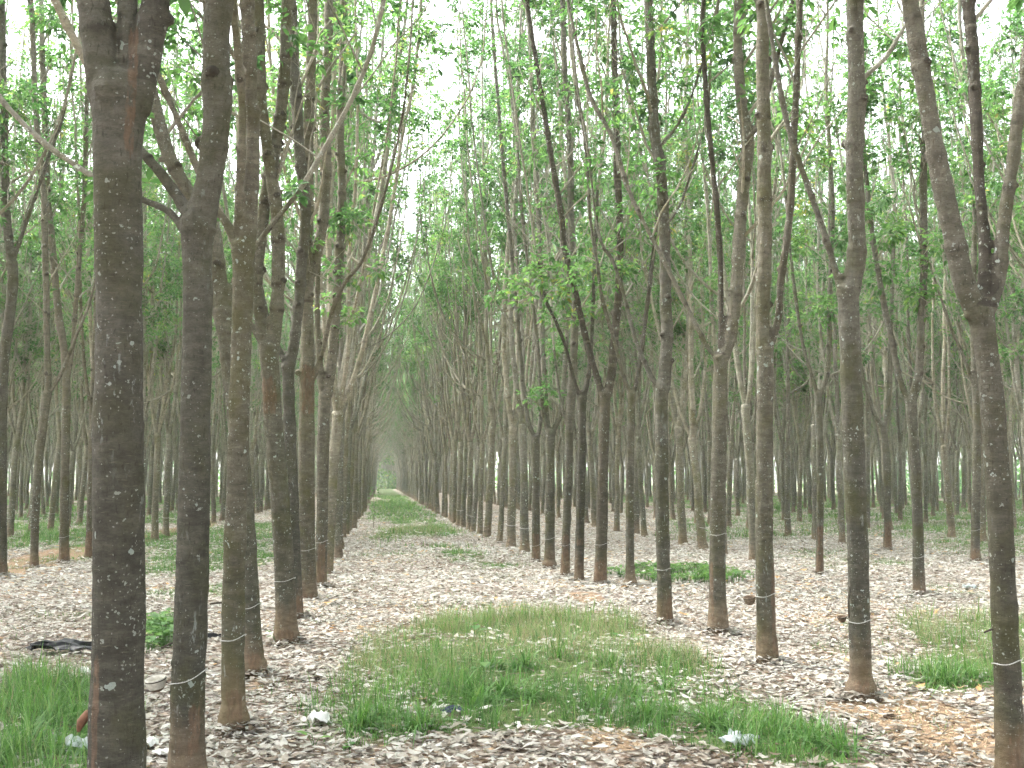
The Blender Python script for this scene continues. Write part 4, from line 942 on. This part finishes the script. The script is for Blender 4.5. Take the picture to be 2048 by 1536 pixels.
# tussocks with broad arching blades
TUFT = [(560, 1240), (1890, 1368), (1860, 1350), (1940, 1360), (760, 1440), (840, 1460), (720, 1455), (960, 1415), (1010, 1400), (1060, 1405), (930, 1400), (1190, 1420), (1290, 1440), (1340, 1430), (1420, 1455), (1500, 1470), (1560, 1480), (1620, 1490), (1260, 1400), (1050, 1350), (1120, 1330), (980, 1350), (30, 1420), (90, 1410), (150, 1440), (60, 1480), (120, 1500), (20, 1510), (150, 1390), (100, 1450), (200, 1520), (1680, 1500), (870, 1330), (1210, 1340), (1330, 1380)]
for px, py in TUFT[1:]:
    p = G(px, py); n = int(rngg.integers(70, 130)); a = rngg.uniform(0, 6.28, n); rr_ = np.abs(rngg.normal(size=n))*.07
    x, y = p[0]+np.cos(a)*rr_, p[1]+np.sin(a)*rr_
    if px < 1700 and rngg.random() < .6: n = n//2; x, y = x[:n], y[:n]
    V, q, t, tn = blades(rngg, x, y, rngg.uniform(.14, .34, n), rngg.uniform(.009, .019, n), np.clip(rngg.uniform(.35, .74, n), 0, 1), 2.1, 4); gb.add(V, q, t, 0, tn)
gob = link('grass', gb.mesh('grass', [M_GRASS]))
tag(gob, 'green and straw grass growing in patches through the fallen leaves', 'grass', kind='stuff')

# ------------------------------------------------------------------ broad-leaved herbs
def herb(mb, rng, p, n, hgt, ls, droop=.3, stem=True):
    for i in range(n):
        az = rng.uniform(0, 6.28); h = hgt*rng.uniform(.5, 1.0); o = np.array([math.cos(az), math.sin(az), 0])
        a = np.asarray(p); b_ = a+o*rng.uniform(.1, .5)*ls+np.array([0, 0, h])
        if stem: tube(mb, [a, (a+b_)/2+np.array([0, 0, h*.15]), b_], [.003, .0025, .0018], 4, cap=False, attr=.3)
        d = unit(o+np.array([0, 0, rng.uniform(-droop, .5)])); w = unit(np.cross(d, UP)); nn = np.cross(w, d); l = ls*rng.uniform(.7, 1.2); hw = l*.30
        V = [b_, b_+d*l*.3-w*hw+nn*l*.08, b_+d*l*.65-w*hw*.85+nn*l*.05, b_+d*l-nn*l*.1, b_+d*l*.65+w*hw*.85+nn*l*.05, b_+d*l*.3+w*hw+nn*l*.08, b_+d*l*.3, b_+d*l*.65]
        mb.add(V, [[6, 1, 2, 7], [5, 6, 7, 4]], [[0, 1, 6], [0, 6, 5], [7, 2, 3], [4, 7, 3]], 0, rng.uniform(.3, .9))
rngh = np.random.default_rng(31); cv = MB()
for P_, n_ in ((poly([(1205, 1150), (1290, 1138), (1420, 1143), (1510, 1160), (1440, 1172), (1300, 1168)]), 420), (poly([(290, 1250), (345, 1240), (350, 1300), (288, 1305)]), 90), (poly([(735, 1010), (830, 1010), (880, 1030), (740, 1040)]), 250)):
    lo_, hi_ = P_.min(0), P_.max(0); k = 0
    while k < n_:
        q = rngh.uniform(lo_, hi_)
        if inpoly(P_, q[:1]*1.0, q[1:]*1.0)[0]:
            if vnoise(q[:1], q[1:], .5, 91)[0] > .35: herb(cv, rngh, (q[0], q[1], float(gz(q[0], q[1]))), 3, .16, .10, .3)
            k += 1
cvo = link('creeping_groundcover', cv.mesh('creeping_groundcover', [M_HERB])); tag(cvo, 'low bright green broad-leaved creeper patches on the floor', 'ground cover', kind='stuff')
SEED = [((553, 1288), 4, .16, .11, 'upright green seedling at the foot of the brown-footed trunk, left of the path'), ((628, 1492), 3, .12, .09, 'round-leaved seedling in the litter at the bottom, right of the white scrap'),
        ((947, 1312), 3, .26, .12, 'tall bright seedling leaf above the back of the central grass patch'), ((968, 1378), 4, .20, .13, 'broad-leaved seedling in the middle of the central grass patch'),
        ((1298, 1322), 3, .22, .11, 'pale seedling at the right side of the central grass patch'), ((1240, 1300), 2, .18, .09, 'small two-leaved seedling among dry seed heads in the central grass'),
        ((1204, 1150), 3, .55, .10, 'little sprout with yellow-green leaves growing at the dark V-shaped tree'), ((700, 1500), 5, .05, .06, 'flat low weed on the bare litter at the bottom of the view'),
        ((330, 1285), 7, .30, .14, 'leafy bright weed between the two biggest trunks')]
for (px, py), n_, hg, ls, lab in SEED:
    p = G(px, py); p[2] = float(gz(p[0], p[1])); mb = MB(); herb(mb, rngh, (0, 0, 0), n_, hg, ls, .2)
    o = link('seedling', mb.mesh('seedling', [M_HERB])); o.location = p; tag(o, lab, 'seedling', 'broad-leaved seedlings on the floor')
# sapling in the avenue
p = G(747, 1058); p[2] = float(gz(p[0], p[1])); sap = bpy.data.objects.new('sapling', None); COL.objects.link(sap); sap.location = p
tag(sap, 'thin young sapling standing alone in the avenue near the left row', 'sapling')
S = MB(); tube(S, [(0, 0, 0), (.02, 0, .6), (-.02, .02, 1.2), (.0, 0, 1.55)], [.010, .008, .006, .003], 6); LVs = Leaves()
for i in range(9): LVs.whorl(rngh, np.array([0, 0, .5+.12*i]), UP, 4, .6, .9)
link('stem', S.mesh('stem', [M_BARK_LIT]), sap); S = MB(); LVs.build(S, rngh); link('foliage', S.mesh('foliage', [M_LEAF]), sap)

# ------------------------------------------------------------------ cups, rubbish
def cup(k, px, py, rpx, ddep, mats, label, hang=True):
    h = HB[k]; D = h['D']+ddep; c = PD(px, py, D); r = rpx*D/F
    root = bpy.data.objects.new('latex_cup', None); COL.objects.link(root); root.location = c; root.rotation_euler = (R(8), R(-10), 0)
    tag(root, label, 'cup', 'latex collecting cups')
    prof = [(0, -.95), (.45, -.92), (.78, -.6), (.95, -.15), (1.0, .35), (.98, .42), (.90, .40), (.86, .1), (.70, -.45), (.4, -.72), (0, -.76)]
    n = 20; b = MB(); V = []; q = []
    for i, (a, z) in enumerate(prof):
        for j in range(n): t = 2*math.pi*j/n; wv = 1+.04*math.sin(2*t+1); V.append((a*r*math.cos(t)*wv, a*r*math.sin(t)*wv, z*r))
    for i in range(len(prof)-1):
        for j in range(n): kx = (j+1) % n; q.append([i*n+j, i*n+kx, (i+1)*n+kx, (i+1)*n+j])
    zs_ = np.array([v[2] for v in V]); b.add(V, [f for f in q if zs_[f[0]] > -r*.62], None, 0); b.add(V, [f for f in q if zs_[f[0]] <= -r*.62], None, 1)
    link('bowl', b.mesh('bowl', mats), root)
    L = MB(); L.add([(0, 0, -.1*r)]+[(r*.84*math.cos(t), r*.84*math.sin(t), -.08*r+.03*r*math.sin(3*t)) for t in np.linspace(0, 6.283, 17)[:-1]], None, [[0, i+1, (i+1) % 16+1] for i in range(16)])
    link('dried_latex', L.mesh('dried_latex', [M_LATEX]), root)
    if hang:
        W = MB(); tr = h['b3']+np.array([0, 0, c[2]-h['b3'][2]]); v = np.array(root.matrix_basis.inverted() @ Vector(tr)) if False else None
        d = (tr-c); Rm = np.array(root.rotation_euler.to_matrix()); d = Rm.T @ d; e = d*(1-.095/max(.2, np.linalg.norm(d[:2])))
        th2 = np.linspace(0, 6.283, 21); ring = np.stack([np.cos(th2)*r*1.01, np.sin(th2)*r*1.01, np.full(21, .22*r)], 1); tube(W, ring, np.full(21, .0035), 5)
        tube(W, [unit(d)*r, (unit(d)*r+e)/2-np.array([0, 0, .01]), e], [.0035]*3, 5); link('hanger', W.mesh('hanger', [M_TWIG]), root)
cup('L2', 312, 1364, 20, .05, [M_CUP, M_CUPD], 'pale cup with a brown bottom hanging left of the second big trunk')
cup('R3', 1499, 1198, 12, .0, [M_CUPD, M_CUPD], 'brown cup wired to the left of the red-streaked trunk')
cup('R2', 1684, 1236, 9, .1, [M_CUPD, M_CUPD], 'dark brown cup just left of the straight tree with the bulging foot')
def crumple(name, px, py, sx, sy, sz, mat, label, cat, seed, rot=0, up=.0, nn=22):
    rng = np.random.default_rng(seed); p = G(px, py); p[2] = float(gz(p[0], p[1]))+.02+up
    u, v = np.meshgrid(np.linspace(-1, 1, nn), np.linspace(-1, 1, nn)); ang = np.arctan2(v, u); rad = np.maximum(np.abs(u), np.abs(v))
    edge = .75+.4*vnoise(np.cos(ang)*1.5+9, np.sin(ang)*1.5+seed, .55, seed)
    x = u*sx*edge; y = v*sy*edge
    z = sz*(np.abs(vnoise(u+seed, v*1.3, .62, seed)-.5)*1.3+.4*(1-rad**2)+.22*vnoise(u*1.3, v, .3, seed+3))
    x = x+(vnoise(u, v, .3, seed+4)-.5)*sx*.3; y = y+(vnoise(u, v, .3, seed+5)-.5)*sy*.3
    b = MB(); k = nn*nn; V = np.stack([x.ravel(), y.ravel(), z.ravel()], 1)
    i = (np.arange(nn-1)[:, None]*nn+np.arange(nn-1)[None]).ravel(); q = np.stack([i, i+1, i+nn+1, i+nn], 1)
    b.add(V, q); o = link(name, b.mesh(name, [mat])); o.location = p; o.rotation_euler = (0, 0, rot)
    so = o.modifiers.new('thickness', 'SOLIDIFY'); so.thickness = .002
    tag(o, label, cat); return o
crumple('plastic_bag', 122, 1303, .32, .15, .11, M_BLACKP, 'crumpled black plastic bag lying on the litter behind the thickest trunk', 'bag', 3, .1, nn=40)
crumple('plastic_scrap', 418, 1274, .12, .05, .06, M_BLACKP, 'small black plastic scrap between the second and third trunks', 'litter', 4, .2)
crumple('paper_scrap', 641, 1452, .075, .08, .09, M_WHITEP, 'white paper scrap lying in the litter left of the central grass', 'paper', 5, .2, .01)
crumple('plastic_bag', 1477, 1503, .10, .085, .11, M_CLEARP, 'translucent whitish plastic bag at the front edge of the grass, lower right', 'bag', 6, .5)
crumple('plastic_scrap', 296, 1490, .06, .07, .06, M_WHITEP, 'white plastic scrap just right of the thickest trunk near the bottom', 'litter', 7, 1.2)
crumple('plastic_bag', 168, 1500, .10, .10, .10, M_CLEARP, 'pale torn plastic bag in the grass left of the thickest trunk', 'bag', 8, 1.0)
crumple('plastic_bag', 1938, 1178, .12, .10, .09, M_CLEARP, 'small white plastic bag far right behind the wide-forked tree', 'bag', 9, 1.0)
crumple('cloth_rag', 905, 1430, .08, .05, .04, M_BLUE, 'dark blue rag half sunk in the front edge of the central grass', 'rag', 10, .3)
crumple('plastic_scrap', 330, 1505, .07, .05, .04, M_WHITEP, 'torn white plastic lying between the two biggest trunks at the bottom', 'litter', 11, .3)
crumple('plastic_scrap', 170, 1350, .05, .05, .06, M_WHITEP, 'little white plastic bit peeping out left of the thickest trunk above the grass', 'litter', 12, .3)
# parts on single stems: the loose bark flap of the thickest trunk, and its spike
def stick_on(k, pts, rads, mat, name):
    h = HB[k]; b = MB(); P = np.array([PD(x, y, h['D']+d)-h['b3'] for x, y, d in pts]); r = np.array(rads)*h['D']/F
    P, r = dense(P, r, .02); tube(b, P, r, 8); link(name, b.mesh(name, [mat]), h['root'])
stick_on('L1', [(190, 1418, -.02), (176, 1428, -.03), (162, 1446, -.03), (157, 1462, -.02)], [5, 9, 9, 4], M_FLAP, 'bark_flap')
stick_on('R1', [(2000, 1256, 0), (1985, 1258, 0), (1968, 1265, 0)], [2.5, 2.5, 2], M_TWIG, 'tapping_spout')
stick_on('L2', [(350, 1284, 0), (335, 1290, -.02), (322, 1296, -.03)], [2.2, 2.0, 1.6], M_TWIG, 'tapping_spout')
stick_on('L3', [(450, 1205, 0), (432, 1206, -.02), (420, 1208, -.03)], [2, 2, 1.6], M_TWIG, 'tapping_spout')
stick_on('R2', [(1700, 1165, 0), (1697, 1200, -.08), (1698, 1235, -.09)], [1.6, 1.6, 1.6], M_TWIG, 'tapping_spout')

# ------------------------------------------------------------------ leafy edge where the avenue ends
rngt = np.random.default_rng(51); TM = MB(); n = 26000
x = rngt.uniform(-30, 40, n); y = np.where(rngt.random(n) < .3, rngt.uniform(203, 216, n), rngt.uniform(225, 262, n)); x = np.where(y < 220, rngt.uniform(-5, 8, n), x); z = rngt.uniform(0, 1, n)**1.3*(9+8*vnoise(x, y, 5, 81))
keep = vnoise(x, z, 2.2, 82) > .18; x, y, z = x[keep], y[keep], z[keep]; n = len(x)
d = rngt.normal(size=(n, 3)); d[:, 2] -= .5; d /= np.linalg.norm(d, axis=1)[:, None]; w_ = np.cross(d, UP); w_ /= np.linalg.norm(w_, axis=1)[:, None]+1e-9
l = rngt.uniform(.3, .7, n)[:, None]; p = np.stack([x, y, z], 1)
TM.add(np.stack([p, p+d*l*.5-w_*l*.3, p+d*l, p+d*l*.5+w_*l*.3], 1).reshape(-1, 3), np.arange(n)[:, None]*4+np.arange(4)[None], None, 0, np.repeat(rngt.uniform(.4, .95, n), 4))
n = 26000; side_ = rngt.random(n) < .5; u_ = rngt.random(n)      # low growth outside the block's edges
x = np.where(side_, rngt.uniform(66, 84, n), np.where(u_ < .35, rngt.uniform(-85, -72, n), rngt.uniform(-70, 75, n))); y = np.where(side_, rngt.uniform(60, 160, n), np.where(u_ < .35, rngt.uniform(90, 165, n), rngt.uniform(167, 182, n)))
ok_ = np.abs(x-1) > 9; x, y = x[ok_], y[ok_]; z = rngt.uniform(0, 1, len(x))**1.5*(2+7*vnoise(x, y, 7, 83)); k_ = vnoise(x+y, z, 2.5, 84) > .25; x, y, z = x[k_], y[k_], z[k_]; n = len(x)
d = rngt.normal(size=(n, 3)); d[:, 2] -= .5; d /= np.linalg.norm(d, axis=1)[:, None]; w_ = np.cross(d, UP); w_ /= np.linalg.norm(w_, axis=1)[:, None]+1e-9
l = rngt.uniform(.4, 1.0, n)[:, None]; p = np.stack([x, y, z], 1)
TM.add(np.stack([p, p+d*l*.5-w_*l*.3, p+d*l, p+d*l*.5+w_*l*.3], 1).reshape(-1, 3), np.arange(n)[:, None]*4+np.arange(4)[None], None, 0, np.repeat(rngt.uniform(.0, .6, n), 4))
tho = link('far_thicket', TM.mesh('far_thicket', [M_LEAF])); tag(tho, 'pale green thicket closing the far end of the avenue and the block edges', 'thicket', kind='stuff')

# ------------------------------------------------------------------ hazy air under the canopy
HZ = MB(); HZ.add([(a, b_, c) for c in (-1.5, 24) for b_ in (-15, 300) for a in (-110, 190)], [[0, 2, 3, 1], [4, 5, 7, 6], [0, 1, 5, 4], [2, 6, 7, 3], [0, 4, 6, 2], [1, 3, 7, 5]])
hm, ht = nt('hazy_air'); pv = ht.nodes.new('ShaderNodeVolumePrincipled'); pv.inputs['Color'].default_value = (.86, .92, .88, 1); pv.inputs['Density'].default_value = HAZE; pv.inputs['Anisotropy'].default_value = .2
ho = ht.nodes.new('ShaderNodeOutputMaterial'); ht.links.new(pv.outputs[0], ho.inputs['Volume'])
if HAZE: tag(link('haze', HZ.mesh('haze', [hm], False)), 'thin pale haze hanging between the far rows', 'haze', kind='stuff')

# ------------------------------------------------------------------ light
w = bpy.data.worlds.new('World'); SC.world = w; w.use_nodes = True; t = w.node_tree
for n in list(t.nodes): t.nodes.remove(n)
sky = t.nodes.new('ShaderNodeTexSky'); sky.sky_type = 'NISHITA'; sky.sun_disc = False
EL, AZ = R(52), R(-60)          # soft sun, high from the front left
sky.sun_elevation = EL; sky.sun_rotation = AZ; sky.dust_density = 4; sky.air_density = 1.0
hs = t.nodes.new('ShaderNodeHueSaturation'); hs.inputs['Saturation'].default_value = .26     # overcast
bg = t.nodes.new('ShaderNodeBackground'); bg.inputs['Strength'].default_value = .15; wo = t.nodes.new('ShaderNodeOutputWorld')
t.links.new(sky.outputs[0], hs.inputs['Color']); t.links.new(hs.outputs[0], bg.inputs['Color']); t.links.new(bg.outputs[0], wo.inputs['Surface'])
sl = bpy.data.lights.new('sun', 'SUN'); sl.energy = 1.2; sl.angle = R(25); sl.color = (1, .985, .96)
so = bpy.data.objects.new('sun', sl); COL.objects.link(so)
sd = Vector((math.sin(AZ)*math.cos(EL), math.cos(AZ)*math.cos(EL), math.sin(EL)))
so.rotation_euler = sd.to_track_quat('Z', 'Y').to_euler()
SC.view_settings.view_transform = 'Standard'; SC.view_settings.look = 'None'; SC.view_settings.gamma = 1; SC.view_settings.use_curve_mapping = False
SC.view_settings.exposure = 3.25
SC.render.engine = 'CYCLES'
cy = SC.cycles; cy.use_denoising = True; cy.max_bounces = 6; cy.diffuse_bounces = 4; cy.transmission_bounces = 4; cy.adaptive_threshold = .03; cy.transparent_max_bounces = 4; cy.volume_bounces = 1; cy.caustics_reflective = False; cy.caustics_refractive = False
